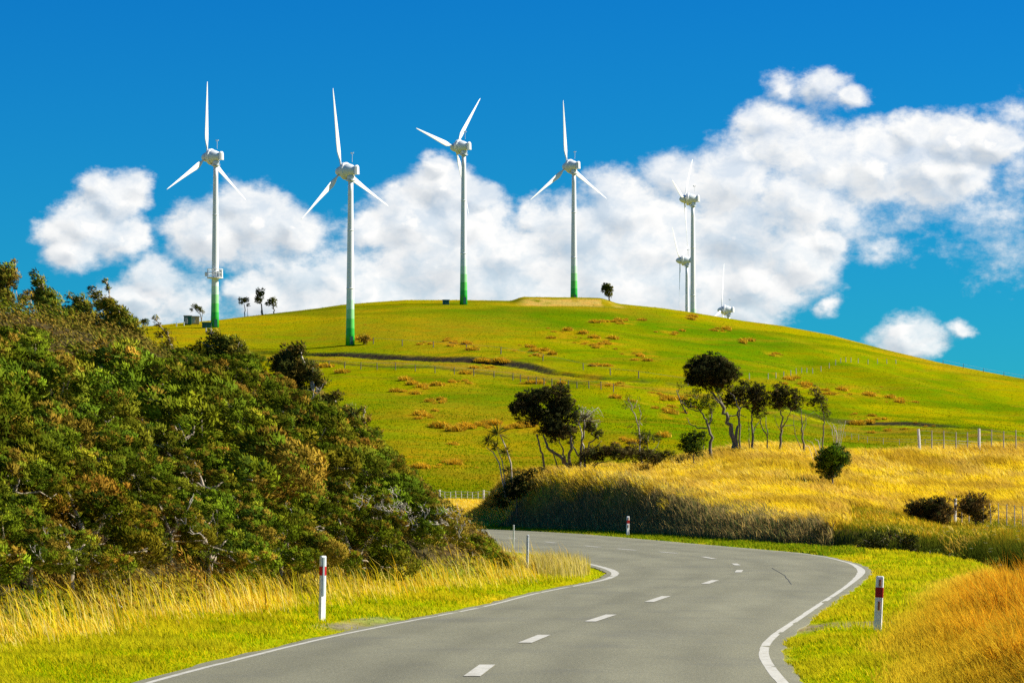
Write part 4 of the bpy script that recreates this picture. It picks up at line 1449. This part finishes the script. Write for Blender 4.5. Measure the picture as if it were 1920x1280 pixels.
    make_tree('bush', 'bronze leafed wide bush behind the end post of the near wire fence', 'bush', 146, (1752, 1000),
              [([(1752, 1000), (1750, 985), (1740, 965)], .05, .02)],
              [(1735, 962, 30, 22), (1762, 945, 14, 14), (1710, 945, 12, 9), (1715, 958, 18, 14), (1762, 968, 22, 22), (1722, 958, 18, 14), (1750, 945, 22, 14), (1765, 940, 16, 12), (1775, 955, 16, 16), (1745, 965, 26, 16), (1765, 980, 22, 14), (1710, 965, 12, 8), (1738, 985, 12, 12), (1725, 940, 12, 7)], seed=27, cols=((.09, .06, .02), (.13, .075, .02), (.05, .055, .014), (.06, .05, .02)), ln=.11, wd=.035, dens=120, wk=.6, wind=(-.2, 0, 1), sub=12, subr=.42)
    make_tree('bush', 'smaller bronze bush with an upright orange tip beside the wide bronze one', 'bush', 148, (1828, 990),
              [([(1830, 985), (1828, 965), (1816, 930), (1817, 918)], .04, .01)],
              [(1822, 950, 28, 20), (1840, 968, 22, 14), (1805, 945, 12, 12), (1817, 932, 8, 10), (1835, 940, 16, 12), (1825, 955, 24, 12), (1858, 958, 12, 9), (1842, 930, 9, 6)], seed=28, cols=((.09, .06, .02), (.16, .085, .02), (.06, .055, .014)), ln=.11, wd=.035, dens=120, wk=.6, wind=(-.2, 0, 1), sub=14, subr=.42)
    make_tree('hedge_bush', 'low dark ragged hedge along the mound crest right of the flat topped tree', 'hedge', 203, (1150, 880),
              [([(1100, 880), (1120, 868), (1150, 862)], .05, .02)],
              [(1095, 858, 18, 11), (1120, 850, 22, 12), (1150, 847, 24, 12), (1180, 848, 22, 12), (1205, 852, 18, 12), (1225, 858, 10, 12), (1250, 855, 16, 8), (1275, 862, 14, 6), (1075, 872, 14, 6), (1195, 885, 20, 8), (1210, 880, 12, 8)], seed=29, cols=((.045, .05, .014), (.07, .06, .02), (.10, .075, .025)), ln=.13, wd=.045, dens=75, sub=16, subr=.45)
    make_tree('hedge_bush', 'dark bush tumbling down the left nose of the mound', 'bush', 200, (965, 925),
              [([(968, 925), (970, 905), (975, 895)], .05, .02)],
              [(1000, 885, 20, 8), (985, 892, 18, 10), (968, 903, 18, 12), (955, 918, 18, 12), (940, 932, 16, 10), (925, 946, 14, 8), (1020, 880, 12, 6), (975, 915, 14, 10), (965, 925, 20, 12), (945, 945, 18, 10), (990, 905, 18, 12)], seed=30, cols=((.03, .045, .012), (.05, .06, .014), (.07, .06, .02)), ln=.13, wd=.045, dens=85, sub=15, subr=.45)
    make_tree('bush', 'small dark bush alone on the green slope above the wispy sapling base', 'bush', 487, (1184, 812),
              [([(1184, 812), (1184, 805)], .05, .02)], [(1182, 803, 11, 7), (1190, 806, 6, 5)], seed=31, cols=DARK, ln=.2, wd=.07, dens=40, sub=30, subr=.45)
    for i, (u, v, ru, rv, lab) in enumerate([(1640, 1012, 34, 12, 'dark spreading bush at the left mouth of the roadside ditch'), (1612, 1018, 22, 8, 'low dark bush next to the ditch mouth at the road verge'), (1700, 1010, 26, 12, 'green bush over the ditch under the wide bronze bush'), (1668, 1000, 20, 8, 'small twiggy bush above the ditch mouth bush')]):
        make_tree('bush', lab, 'bush', [111.5, 113, 107, 112][i], (u, v + rv), [([(u, v + rv), (u, v)], .03, .01)], [(u, v, ru, rv), (u - ru * .5, v + 3, ru * .6, rv * .7), (u + ru * .5, v + 1, ru * .6, rv * .8), (u, v + 18, ru * .9, rv), (u + ru * .5, v + 22, ru * .6, rv)], seed=33 + i, cols=((.05, .06, .014), (.07, .09, .012), (.10, .10, .015)), ln=.10, wd=.035, dens=110, sub=14, subr=.42)
    for i, (u, v, ru, rv, lab) in enumerate([(1760, 1040, 40, 14, 'green weedy bush overhanging the middle of the ditch'), (1840, 1062, 46, 16, 'leafy green bush overhanging the near end of the ditch'), (1900, 1080, 40, 16, 'dark green bush where the ditch leaves the picture')]):
        make_tree('bush', lab, 'bush', [97, 86, 76][i], (u, v + rv + 4), [([(u, v + rv + 4), (u, v)], .03, .01)], [(u, v, ru, rv), (u - ru * .6, v + 2, ru * .6, rv * .8), (u + ru * .6, v + 4, ru * .6, rv * .8)], seed=43 + i, cols=((.08, .11, .010), (.12, .14, .010), (.06, .08, .012)), ln=.08, wd=.03, dens=130, sub=10, subr=.36)
    # skyline trees on the hill
    HT = ((.05, .07, .012), (.10, .11, .014), (.17, .16, .015))
    make_tree('hilltop_tree', 'lone small tree on the hill crest right of the fourth tower', 'tree', 880, (1143, 569),
              [([(1143, 570), (1143, 558), (1140, 548)], .28, .12)], [(1138, 537, 6, 6), (1142, 543, 6, 7), (1132, 544, 4, 4), (1140, 550, 4, 5)], seed=51, cols=HT, ln=.6, wd=.25, dens=9, sub=60, subr=.6, bark=M_bark)
    make_tree('hilltop_tree', 'tallest of the three thin trees on the crest right of the first tower', 'tree', 835, (492, 588),
              [([(493, 589), (490, 575), (487, 560)], .25, .1), ([(491, 580), (489, 566)], .15, .06)], [(484, 548, 5, 6), (490, 550, 5, 8), (486, 560, 6, 6), (481, 560, 3, 4)], seed=52, cols=HT, ln=.5, wd=.22, dens=10, sub=60, subr=.6)
    make_tree('hilltop_tree', 'slim tufted tree left of the tallest one on the crest', 'tree', 835, (459, 590),
              [([(459, 590), (459, 578), (458, 570)], .15, .08), ([(464, 590), (465, 578)], .1, .05)], [(457, 562, 6, 4), (462, 563, 4, 4), (452, 568, 3, 2), (465, 572, 2, 3)], seed=53, cols=HT, ln=.5, wd=.22, dens=10, sub=80, subr=.6)
    make_tree('hilltop_tree', 'bushy yellow green tree rightmost of three on the crest', 'tree', 835, (514, 586),
              [([(514, 587), (513, 576), (510, 568)], .2, .1)], [(507, 565, 5, 5), (512, 562, 5, 5), (514, 570, 4, 6), (502, 568, 4, 4)], seed=54, cols=HT, ln=.5, wd=.22, dens=10, sub=60, subr=.6)
    make_tree('hilltop_tree', 'small double tree behind the sheds left of the first tower', 'tree', 815, (376, 600),
              [([(378, 602), (375, 590), (368, 580)], .15, .08), ([(377, 595), (380, 585)], .12, .06)], [(366, 574, 4, 4), (371, 577, 4, 5), (377, 582, 4, 5), (359, 581, 2, 2)], seed=55, cols=HT, ln=.45, wd=.2, dens=11, sub=80, subr=.6)
    make_tree('hilltop_tree', 'smallest tree on the far left of the hill line beside the thicket', 'tree', 800, (272, 611),
              [([(272, 612), (272, 606)], .12, .08)], [(268, 602, 4, 4), (274, 600, 4, 4), (271, 606, 4, 3)], seed=56, cols=HT, ln=.45, wd=.2, dens=11, sub=80, subr=.6)
    make_tree('bush', 'brownish weeds at the foot of the second tower', 'bush', 712, (685, 644),
              [([(685, 644), (685, 640)], .1, .05)], [(678, 635, 8, 5), (690, 634, 6, 5), (684, 640, 8, 4)], seed=57, cols=((.30, .17, .02), (.22, .17, .02)), ln=.5, wd=.14, dens=8, sub=60, subr=.6)


build_trees()


# ------------------------------------------------------------------ bleached dead branches on the thicket
def build_dead():
    rng = np.random.default_rng(9)
    spots = [(860, 245, 0), ]
    S = []
    # (u, v, size px)
    for (u, v, s) in [(345, 975, 55), (375, 1000, 30), (262, 1030, 32), (225, 1035, 28), (75, 1040, 34), (140, 985, 14), (395, 1060, 16), (545, 955, 20),
                      (225, 1130, 26), (15, 1110, 22), (590, 740, 26), (420, 1070, 14), (125, 965, 10), (430, 780, 12), (870, 985, 18), (290, 750, 12), (90, 1000, 20), (700, 960, 10), (730, 1050, 24), (655, 1030, 14)]:
        S.append((u, v, s))
    for _ in range(46):
        t = rng.uniform(0, 1)
        u = 655 + 235 * t + rng.normal(0, 8)
        v = 935 + 62 * t + rng.normal(0, 13)
        S.append((u, v, rng.uniform(14, 26)))
    protos = []
    for i in range(6):
        b = MB()
        n = 5
        main = rot_noise_path(rng, np.array([0.3, 0, -.35]), np.array([-.5, -.15, .6]), 6, .07)
        b.tube(main, np.linspace(.045, .014, 6), 6)
        for k in range(4):
            p0 = main[1 + k % 4]
            d = np.array([rng.uniform(-.6, .7), rng.uniform(-.4, .1), rng.uniform(.15, .7)])
            q = rot_noise_path(rng, p0, p0 + d * .75, 5, .09)
            b.tube(q, np.linspace(.028, .007, 5), 5)
            if k % 2 == 0:
                d2 = np.array([rng.uniform(-.5, .5), -.1, rng.uniform(.1, .5)])
                b.tube(rot_noise_path(rng, q[2], q[2] + d2 * .5, 4, .1), np.linspace(.015, .005, 4), 4)
        protos.append(b.obj('dead_branch', M_silver, link=False, smooth=True))
    dg = bpy.context.evaluated_depsgraph_get()
    camo = Vector((0, 0, CAMH))
    big = True
    for i, (u, v, s) in enumerate(S):
        p = P(u, v, 80)
        dr = (Vector([float(a) for a in p]) - camo).normalized()
        hit, loc, nor, idx, ob, mtx = SC.ray_cast(dg, camo, dr)
        if not hit or loc.y > 130:
            continue
        d = loc.y
        o = bpy.data.objects.new('dead_branch', protos[i % 6])
        C.objects.link(o)
        sc = s / F * d * 1.0
        o.location = (loc.x, loc.y - .12, loc.z)
        o.scale = (sc * rng.choice([-1, 1]), sc, sc)
        o.rotation_euler = (rng.uniform(-.3, .3), rng.uniform(-.7, .5), rng.uniform(-.5, .5))
        big = i < 20
        tag(o, 'bleached bare branch sticking out of the green thicket away from the silvery cluster' if big else 'silvery dead branch in the bleached cluster near the right end of the thicket', 'branch', 'bleached dead branches on the thicket')


build_dead()


# ------------------------------------------------------------------ rush clumps on the hill
def build_rushes():
    rng = np.random.default_rng(77)
    pr = []
    for i in range(4):
        n = 170
        a = rng.uniform(0, 2 * pi, n)
        r = np.sqrt(rng.uniform(0, 1, n))
        x, y = r * np.cos(a), r * np.sin(a)
        V, Q, T, cc = blades('g', x, y, np.full(n, 1.0) * (1.15 - .55 * r), .13, .15, palette(rng, n, [(.72, .42, .02), (.64, .33, .012), (.76, .52, .04), (.44, .29, .02)]), rng, spread=.35, z0=np.zeros(n))
        me = mesh_np('rush_clump', V, [Q, T], M_rush, color=cc, link=False)
        pr.append(me)
    cnt = 0
    extra = [(float(rng.uniform(560, 1900)), float(rng.uniform(600, 900)), 30, 8) for _ in range(36)]
    for (u, v, ru, rv) in RUSH_PATCH + extra:
        k = max(3, int(ru * rv / 100))
        for _ in range(min(k + 2, 8) if ru != 30 or rv != 8 else 1):
            if cnt >= 280:
                break
            uu, vv = u + rng.normal(0, ru * .45), v + rng.normal(0, rv * .45)
            if vv < np.interp(uu, CREST_U, CREST_V) + 6:
                continue
            g = ray_ground(uu, vv, 236)
            if not g:
                continue
            o = bpy.data.objects.new('rush_clump', pr[cnt % 4])
            C.objects.link(o)
            sc = rng.choice([.35, .5, .7, .95, 1.25]) * (.75 if g[1] < 420 else 1)
            o.location = (g[0], g[1], float(H(g[0], g[1])) - .05)
            o.scale = (sc * rng.uniform(.9, 1.5), sc, sc * 1.0)
            o.rotation_euler = (0, 0, rng.uniform(-.3, .3))
            tag(o, ('orange brown rush clump on the green slope below the hillside track' if g[1] < track_d(960 + F * g[0] / g[1]) else 'orange brown rush clump on the upper slope above the hillside track'), 'rushes', 'orange rush clumps on the hillside')
            cnt += 1


build_rushes()


# ------------------------------------------------------------------ wind turbines
def blade_mesh(Lb=19.2):
    """local: span along +Z from the hub circle, chord along X, thickness along Y"""
    st = [(1.0, .42, .42, 0), (1.9, .42, .42, 0), (2.6, .55, .40, 26), (3.6, 1.15, .36, 22), (4.8, 1.55, .32, 17), (6.5, 1.42, .26, 12), (9, 1.15, .20, 8), (12, .88, .14, 5), (15, .62, .10, 3), (17.5, .42, .07, 1), (19.3, .26, .05, 0), (20, .08, .03, 0)]
    n = 14
    a = np.arange(n) * 2 * pi / n
    vs = []
    for (s, ch, th, tw) in st:
        x = np.cos(a) * ch / 2
        yy = np.sin(a) * th / 2 * (np.where(np.cos(a) < 0, 1, .8))
        off = -(ch - .42) * .22
        x = x + off
        t = radians(tw)
        vs.append(np.stack([x * cos(t) - yy * sin(t), x * sin(t) + yy * cos(t), np.full(n, s)], -1))
    m = len(st)
    q = [[i * n + j, i * n + (j + 1) % n, (i + 1) * n + (j + 1) % n, (i + 1) * n + j] for i in range(m - 1) for j in range(n)]
    V = np.concatenate(vs + [np.array([[0, 0, .9], [st[-1][1] * 0, 0, 20.03]])])
    t = [[m * n, (j + 1) % n, j] for j in range(n)] + [[m * n + 1, (m - 1) * n + j, (m - 1) * n + (j + 1) % n] for j in range(n)]
    return mesh_np('blade', V, [np.array(q), np.array(t)], M_white, smooth=True, link=False)


def lathe_x(prof, n=28, seg_q=True):
    """revolve (x, r) about the X axis"""
    a = np.arange(n) * 2 * pi / n
    vs = [np.stack([np.full(n, x), r * np.cos(a), r * np.sin(a)], -1) for x, r in prof]
    m = len(prof)
    q = [[i * n + j, (i + 1) * n + j, (i + 1) * n + (j + 1) % n, i * n + (j + 1) % n] for i in range(m - 1) for j in range(n)]
    return np.concatenate(vs), np.array(q)


def smooth_part(name, prof, mat, parent, loc):
    V, q = lathe_x(prof)
    return mesh_np(name, V, q, mat, parent, loc, smooth=True)


BLADE = blade_mesh()
PITCH = -15


def turbine(label, tu, ty, hub_v, c, theta0, platform=False, R=20.0):
    """tower axis at photo column tu, distance ty; c = cosine of the yaw; theta0 blade angle in degrees"""
    hp = P(tu, hub_v, ty)
    gz = float(H(hp[0], ty)) - .4
    hub = float(hp[2])
    h = hub - gz
    psi = math.acos(c)
    T = thing('wind_turbine', label, 'wind turbine', (hp[0], ty, gz), 0, 'wind turbines along the hill crest')
    b = MB()
    zs = np.linspace(0, h - 2.1, 14)
    b.tube([(0, 0, z) for z in zs], np.interp(zs / (h - 2.1), [0, .12, 1], [1.12, 1.0, .60]), 28)
    tw = b.obj('tower', M_tower, T, smooth=True)
    # the green base rings are measured from the foot that shows
    f = MB()
    for k in (.33, .66):
        z = k * h
        r = np.interp(z / (h - 2.1), [0, .12, 1], [1.12, 1.0, .60])
        f.tube([(0, 0, z - .12), (0, 0, z + .12)], r + .05, 28)
    f.obj('flange', M_white, tw, smooth=True)
    d = MB()
    d.box((.35, -1.07, 1.5), (.8, .16, 1.9), rz=.3, bev=.03)
    d.obj('door', M_green, T)
    # rotor axis: from the tower away to the left; local +X forward
    ang = math.atan2(c, -sin(psi))
    nac = bpy.data.objects.new('nacelle', None)
    V, q = lathe_x([(-4.3, .0), (-4.3, .8), (-4.0, .98), (-3.4, 1.32), (-2.8, 1.6), (-2.2, 1.78), (-1.72, 1.84)])
    V = V + np.array([2.8, 0, 0])
    nac = mesh_np('nacelle', V, q, M_white_shaded, T, (0, 0, h), smooth=True)
    nac.rotation_euler = (0, 0, ang)
    V, q = lathe_x([(-1.75, 1.7), (-1.72, 2.0), (-1.6, 2.1), (-.95, 2.1), (-.8, 2.0), (-.72, 1.3)])
    mesh_np('generator_ring', V + np.array([2.8, 0, 0]), q, M_white, nac, smooth=False)
    gb = MB()
    gb.box((-1.75, 0, .12), (1.1, 1.7, 2.2), bev=.4, top=.9)
    gb.obj('exhaust_hood', M_white, nac)
    yb = MB()
    yb.tube([(0, 0, -2.3), (0, 0, -1.9), (0, 0, -1.3)], [.75, .85, 1.0], 20)
    yb.obj('yaw_collar', M_white, nac, smooth=True)
    dk = MB()
    dk.tube([(0, 0, -2.45), (0, 0, -2.33)], 1.15, 16)
    for k in range(8):
        a = k * pi / 4
        dk.tube([(1.1 * cos(a), 1.1 * sin(a), -2.4), (1.1 * cos(a), 1.1 * sin(a), -1.8)], .035, 5)
    dk.obj('service_deck', M_white_shaded, nac)
    ms = MB()
    ms.tube([(-.6, .2, 2.0), (-.6, .2, 4.3)], .05, 6)
    ms.tube([(-.95, .2, 4.0), (-.25, .2, 4.0)], .035, 5)
    ms.tube([(-.95, .2, 4.0), (-.95, .2, 4.35)], .09, 6)
    ms.box((-.3, .2, 4.2), (.35, .05, .3), bev=.01)
    ms.obj('wind_sensor', M_white_shaded, nac)
    # rotor
    hubo = smooth_part('hub', [(1.75, .02), (1.7, .25), (1.45, .62), (1.05, .95), (.5, 1.2), (-.1, 1.35), (-.55, 1.4), (-.62, 1.0)], M_white, T, (cos(ang) * 2.8, sin(ang) * 2.8, h))
    hubo.rotation_euler = (0, 0, ang)
    hv = Vector((-sin(ang), cos(ang), 0))          # in the rotor plane
    hr = Vector((c, sin(psi), 0))
    if hv.dot(hr) < 0:
        hv = -hv
    ax = Vector((cos(ang), sin(ang), 0))
    Z = Vector((0, 0, 1))
    from mathutils import Matrix
    for k in range(3):
        th = radians(theta0 + 120 * k)
        bd = Z * cos(th) + hv * sin(th)
        ch = ax.cross(bd)
        pt = radians(PITCH)
        ch, axp = ch * cos(pt) + ax * sin(pt), ax * cos(pt) - ch * sin(pt)
        M = Matrix((ch, axp, bd)).transposed().to_4x4()
        if M.determinant() < 0:
            M = Matrix((-ch, axp, bd)).transposed().to_4x4()
        o = bpy.data.objects.new('blade', BLADE)
        C.objects.link(o)
        o.parent = T
        M.translation = Vector((cos(ang) * 2.8, sin(ang) * 2.8, h))
        o.matrix_local = M
        s = R / 20.0
        o.scale = (1, 1, s)
    if platform:
        p = MB()
        z = 13.3
        p.tube([(0, 0, z), (0, 0, z + .22)], 2.1, 20)
        for k in range(14):
            a = k * 2 * pi / 14
            p.tube([(2.0 * cos(a), 2.0 * sin(a), z + .2), (2.0 * cos(a), 2.0 * sin(a), z + 2.4)], .06, 5)
        for zz in (z + 1.3, z + 2.4):
            a = np.linspace(0, 2 * pi, 21)
            p.tube(np.stack([2.0 * np.cos(a), 2.0 * np.sin(a), 0 * a + zz], -1), .06, 5, cap=False)
        p.box((1.5, -.6, z + 1.2), (.9, .9, 1.9), bev=.05)
        p.box((-2.3, 0, z + 1.1), (.7, 1.0, 1.0), bev=.05)
        p.obj('platform', M_white, T)
    return T


turbine('first turbine from the left, with a railed platform low on its tower', 404.5, 781, 293.5, .516, -.5, True)
turbine('turbine with its green foot lowest on the slope, in front of the crest', 657.5, 713, 320, .57, -10)
turbine('turbine with one blade hidden behind its tower and a green box at its foot', 869.5, 839, 275, .54, 39.5)
turbine('turbine standing on the earth pad at the very top of the hill', 1076, 896, 311, .69, -5)
turbine('tall turbine seen almost side on, in front of a smaller shorter one', 1299, 975, 373, .26, 42.5)
turbine('turbine half hidden behind the taller side on turbine', 1288, 1190, 488, .25, -52.7)
turbine('turbine sunk behind the ridge with only its head and a blade showing', 1366, 1190, 581, .25, 17)


# ------------------------------------------------------------------ sheds and boxes on the crest
def kiosk(label, u, y, w, dpt, h, mat, roofmat, name='equipment_cabinet', vis=0.0):
    p = P(u, 600, y)
    x = p[0]
    z = float(H(x, y)) - .15 + vis
    T = thing(name, label, 'cabinet' if 'cabinet' in name else 'shed', (x, y, z), 0.15)
    b = MB(); b.box((0, 0, h / 2), (w, dpt, h), bev=.06); b.obj('body', mat, T)
    r = MB(); r.box((0, 0, h + .09), (w + .3, dpt + .3, .18), bev=.05); r.obj('roof', roofmat, T)
    d = MB(); d.box((-w * .2, -dpt / 2 - .02, h * .45), (w * .35, .06, h * .75), bev=.02); dd = d.obj('door', roofmat, T)
    hd = MB(); hd.box((-w * .08, -dpt / 2 - .08, h * .45), (.06, .08, .25), bev=.01); hd.obj('handle', M_wire, dd)


kiosk('dark green box cabinet on the crest left of the third tower', 836, 838, 1.7, 1.4, 1.3, M_green, M_green)
kiosk('dark green shed with boarded side left of the first tower', 352, 796, 2.0, 1.8, 2.2, M_green, M_roofm, 'equipment_shed', .3)
kiosk('overgrown timber sided shed next to the dark green shed', 366, 798, 2.2, 1.6, 1.9, M_timber, M_roofm, 'equipment_shed', .3)
kiosk('low dark cabinet close to the foot of the first tower', 388, 779, 2.5, 1.2, 1.35, M_green, M_green, vis=.1)


def stakes():
    for (u, v, y) in ((386.5, 609, 760), (396, 607, 760), (331, 603, 790), (345, 602, 792)):
        x = P(u, v, y)[0]
        b = MB(); b.box((0, 0, .5), (.28, .2, 1.2), bev=.03, top=.9)
        o = b.obj('marker_stake', M_white, None, (x, y, float(H(x, y))))
        tag(o, 'short white stake in the grass below the sheds by the first tower', 'stake', 'white stakes by the crest sheds')


stakes()


# ------------------------------------------------------------------ fences
def fence(name, label, pts, mat_post, spacing, ph, pr, wires=4, strong=None, hs=None, wood=None, white_every=0, small_r=None):
    """pts: plan polyline [(x,y)]; posts at the given spacing, wires strung between"""
    pts = np.array(pts, float)
    seg = np.linalg.norm(np.diff(pts, axis=0), axis=1)
    cum = np.concatenate([[0], np.cumsum(seg)])
    n = max(int(cum[-1] / spacing), 1)
    t = np.linspace(0, cum[-1], n + 1)
    xs, ys = np.interp(t, cum, pts[:, 0]), np.interp(t, cum, pts[:, 1])
    zs = H(xs, ys)
    T = thing(name, label, 'fence', (xs[0], ys[0], zs[0]))
    O = np.array([xs[0], ys[0], zs[0]])
    rng = np.random.default_rng(int(cum[-1] * 10))
    tops = []
    for i in range(n + 1):
        big = white_every and i % white_every == 0
        hh = ph * (1.12 if big else 1) * rng.uniform(.93, 1.06)
        rr = pr if (big or not white_every) else (small_r or pr * .55)
        lean = rng.normal(0, .03, 2)
        b = MB()
        base = np.array([xs[i], ys[i], zs[i]]) - O
        b.tube([base + (0, 0, -.25), base + (lean[0] * hh * .5, lean[1], hh * .6), base + (lean[0] * hh, lean[1] * hh, hh)], [rr, rr * .95, rr * .85], 7)
        b.obj('post', (wood or mat_post) if not big and white_every else mat_post, T)
        tops.append(base + (lean[0] * hh, lean[1] * hh, hh))
    for k in range(wires):
        b = MB()
        f = .95 - k * .8 / max(wires, 1)
        w = []
        for i in range(n + 1):
            base = np.array([xs[i], ys[i], zs[i]]) - O
            w.append(base * (1 - f) + tops[i] * f)
        b.tube(w, .006 if ys.max() < 260 else .02, 4, cap=False)
        b.obj('wire', M_wire, T)
    return T


def gpts(l, y0):
    """photo directions met with the ground"""
    out = []
    for (u, v) in l:
        g = ray_ground(u, v, y0)
        if g:
            out.append(g)
    return out


def flat(l):
    return [(float(P(u, 900, y)[0]), y) for u, y in l]


fence('batten_fence', 'white post and batten fence at the valley floor between thicket and mound', flat([(740, 331), (800, 331), (950, 329), (1010, 328)]), M_wpost, .62 * 1.0, 1.15, .12, 3, white_every=8, small_r=.035, wood=M_wpost)
fence('wire_fence', 'post and wire fence with a thick pale end post in front of the bronze bushes', flat([(1790, 152), (1850, 150), (1960, 147), (2100, 144)]), M_wpost, .52, 1.15, .075, 5, white_every=11, small_r=.028, wood=M_post)
fence('boundary_fence', 'batten fence with pale strainer posts along the top of the golden mound', flat([(1725, 234), (1790, 233), (1835, 232), (1900, 231), (2000, 230)]), M_wpost, .95, 1.65, .12, 4, white_every=5, small_r=.05, wood=M_post)
fence('pasture_fence', 'line of short pale posts crossing the middle of the right hillside', gpts([(1405, 712), (1440, 711), (1480, 706), (1520, 700), (1560, 688), (1600, 680), (1680, 682)], 300), M_post, 9.0, 1.3, .10, 0)
fence('track_fence', 'old dark post fence along the lower edge of the hillside track', gpts([(560, 688), (640, 690), (720, 694), (800, 698), (880, 704), (960, 712), (1080, 728), (1150, 736)], 300), M_bark, 4.5, 1.5, .10, 1)
fence('track_fence', 'sparse dark posts along the upper side of the hillside track', gpts([(700, 645), (780, 651), (880, 657), (960, 668), (1080, 690), (1210, 712), (1290, 722)], 300), M_bark, 13, 1.5, .12, 1)
fence('skyline_fence', 'tiny dark fence on the skyline at the right end of the ridge', flat([(1770, 885), (1850, 885), (1960, 885)]), M_bark, 5, 1.3, .08, 1)
fence('hillside_fence', 'thin dark post fence running down the right hillside below the track', gpts([(1560, 815), (1620, 828), (1700, 835), (1790, 838)], 262) + gpts([(1900, 842)], 262), M_post, 5.5, 1.1, .05, 2)


# ------------------------------------------------------------------ road marker posts
def marker(label, u, y, h, w, rz, lean, style):
    x = float(P(u, 1000, y)[0])
    z = float(H(x, y)) - .03
    T = thing('marker_post', label, 'marker post', (x, y, z), rz, 'roadside marker posts')
    T.rotation_euler = (lean[1], lean[0], rz)
    d = w * .55
    b = MB()
    # hollow-backed flat post: wedge foot, slightly domed top
    b.box((0, 0, h / 2), (w, d, h), bev=w * .12, top=.97)
    b.box((0, 0, -.1), (w * .8, d * .8, .3), bev=w * .12)
    b.obj('shaft', M_marker, T)
    bd = MB()
    zb = h * (.785 if style == 'left' else .73)
    bd.box((0, 0, zb), (w * 1.03, d * 1.06, h * .14 if style == 'left' else h * .18), bev=w * .12)
    bd.obj('red_band', M_red if style == 'left' else M_red_shaded, T)
    if style == 'left':
        g = MB()
        g.box((-w * .12, -d / 2 - .004, h * .70), (w * .34, .014, h * .56), bev=.003)
        g.obj('grey_strip', M_grey, T)
    else:
        g = MB()
        g.box((-w * .02, -d / 2 - .006, h * .885), (w * .28, .016, h * .12), bev=.003)
        g.obj('reflector', M_refl, T)
        g = MB()
        g.box((-w * .04, -d / 2 - .006, h * .50), (w * .28, .016, h * .15), bev=.003)
        g.obj('reflector', M_refl, T)
    return T


marker('large white roadside post with a red band in front of the left thicket', 604, 43.8, 1.0, .105, .75, (.02, 0), 'left')
marker('white post with shaded red band and two amber reflectors on the near right verge', 1644, 40.5, .80, .105, .06, (.05, 0), 'right')
marker('small distant white and red post at the foot of the shaded cutting', 1177, 157, 1.05, .15, .4, (.02, 0), 'right')


def thin_post(label, u, y, h, w):
    x = float(P(u, 1000, y)[0])
    z = float(H(x, y))
    b = MB()
    b.box((0, 0, h / 2), (w, w * .8, h), bev=w * .15)
    o = b.obj('marker_post', M_marker, None, (x, y, z - .05))
    o.rotation_euler = (0, .02, 0)
    tag(o, label, 'marker post', 'roadside marker posts')


thin_post('thin plain white post seen edge on at the inside of the bend', 988, 73.5, .98, .065)
thin_post('tiny white post top behind the low bushes at the bend', 962, 96, 1.1, .05)


# ------------------------------------------------------------------ small white flowers by the ditch
def flowers():
    rng = np.random.default_rng(3)
    b = MB()
    V, Q, n = [], [], 0
    x, y, u = region(rng, 500, 1560, 2000, 58, 115, .8)
    s = x - er(y)
    k = (s > 4.2) & (s < 8)
    x, y = x[k][:60], y[k][:60]
    z = H(x, y)
    me = MB()
    for a, b_, c in zip(x, y, z):
        hh = rng.uniform(.35, .6)
        
        me.tube([(a + .02, b_, c + hh), (a + .02, b_, c + hh + .015)], [.02, .07], 7)
    o = me.obj('white_weeds', simple('flower_white', (.75, .75, .6), .8))
    tag(o, 'scattered white flower heads among the ditch weeds', 'weeds', kind='stuff')


flowers()
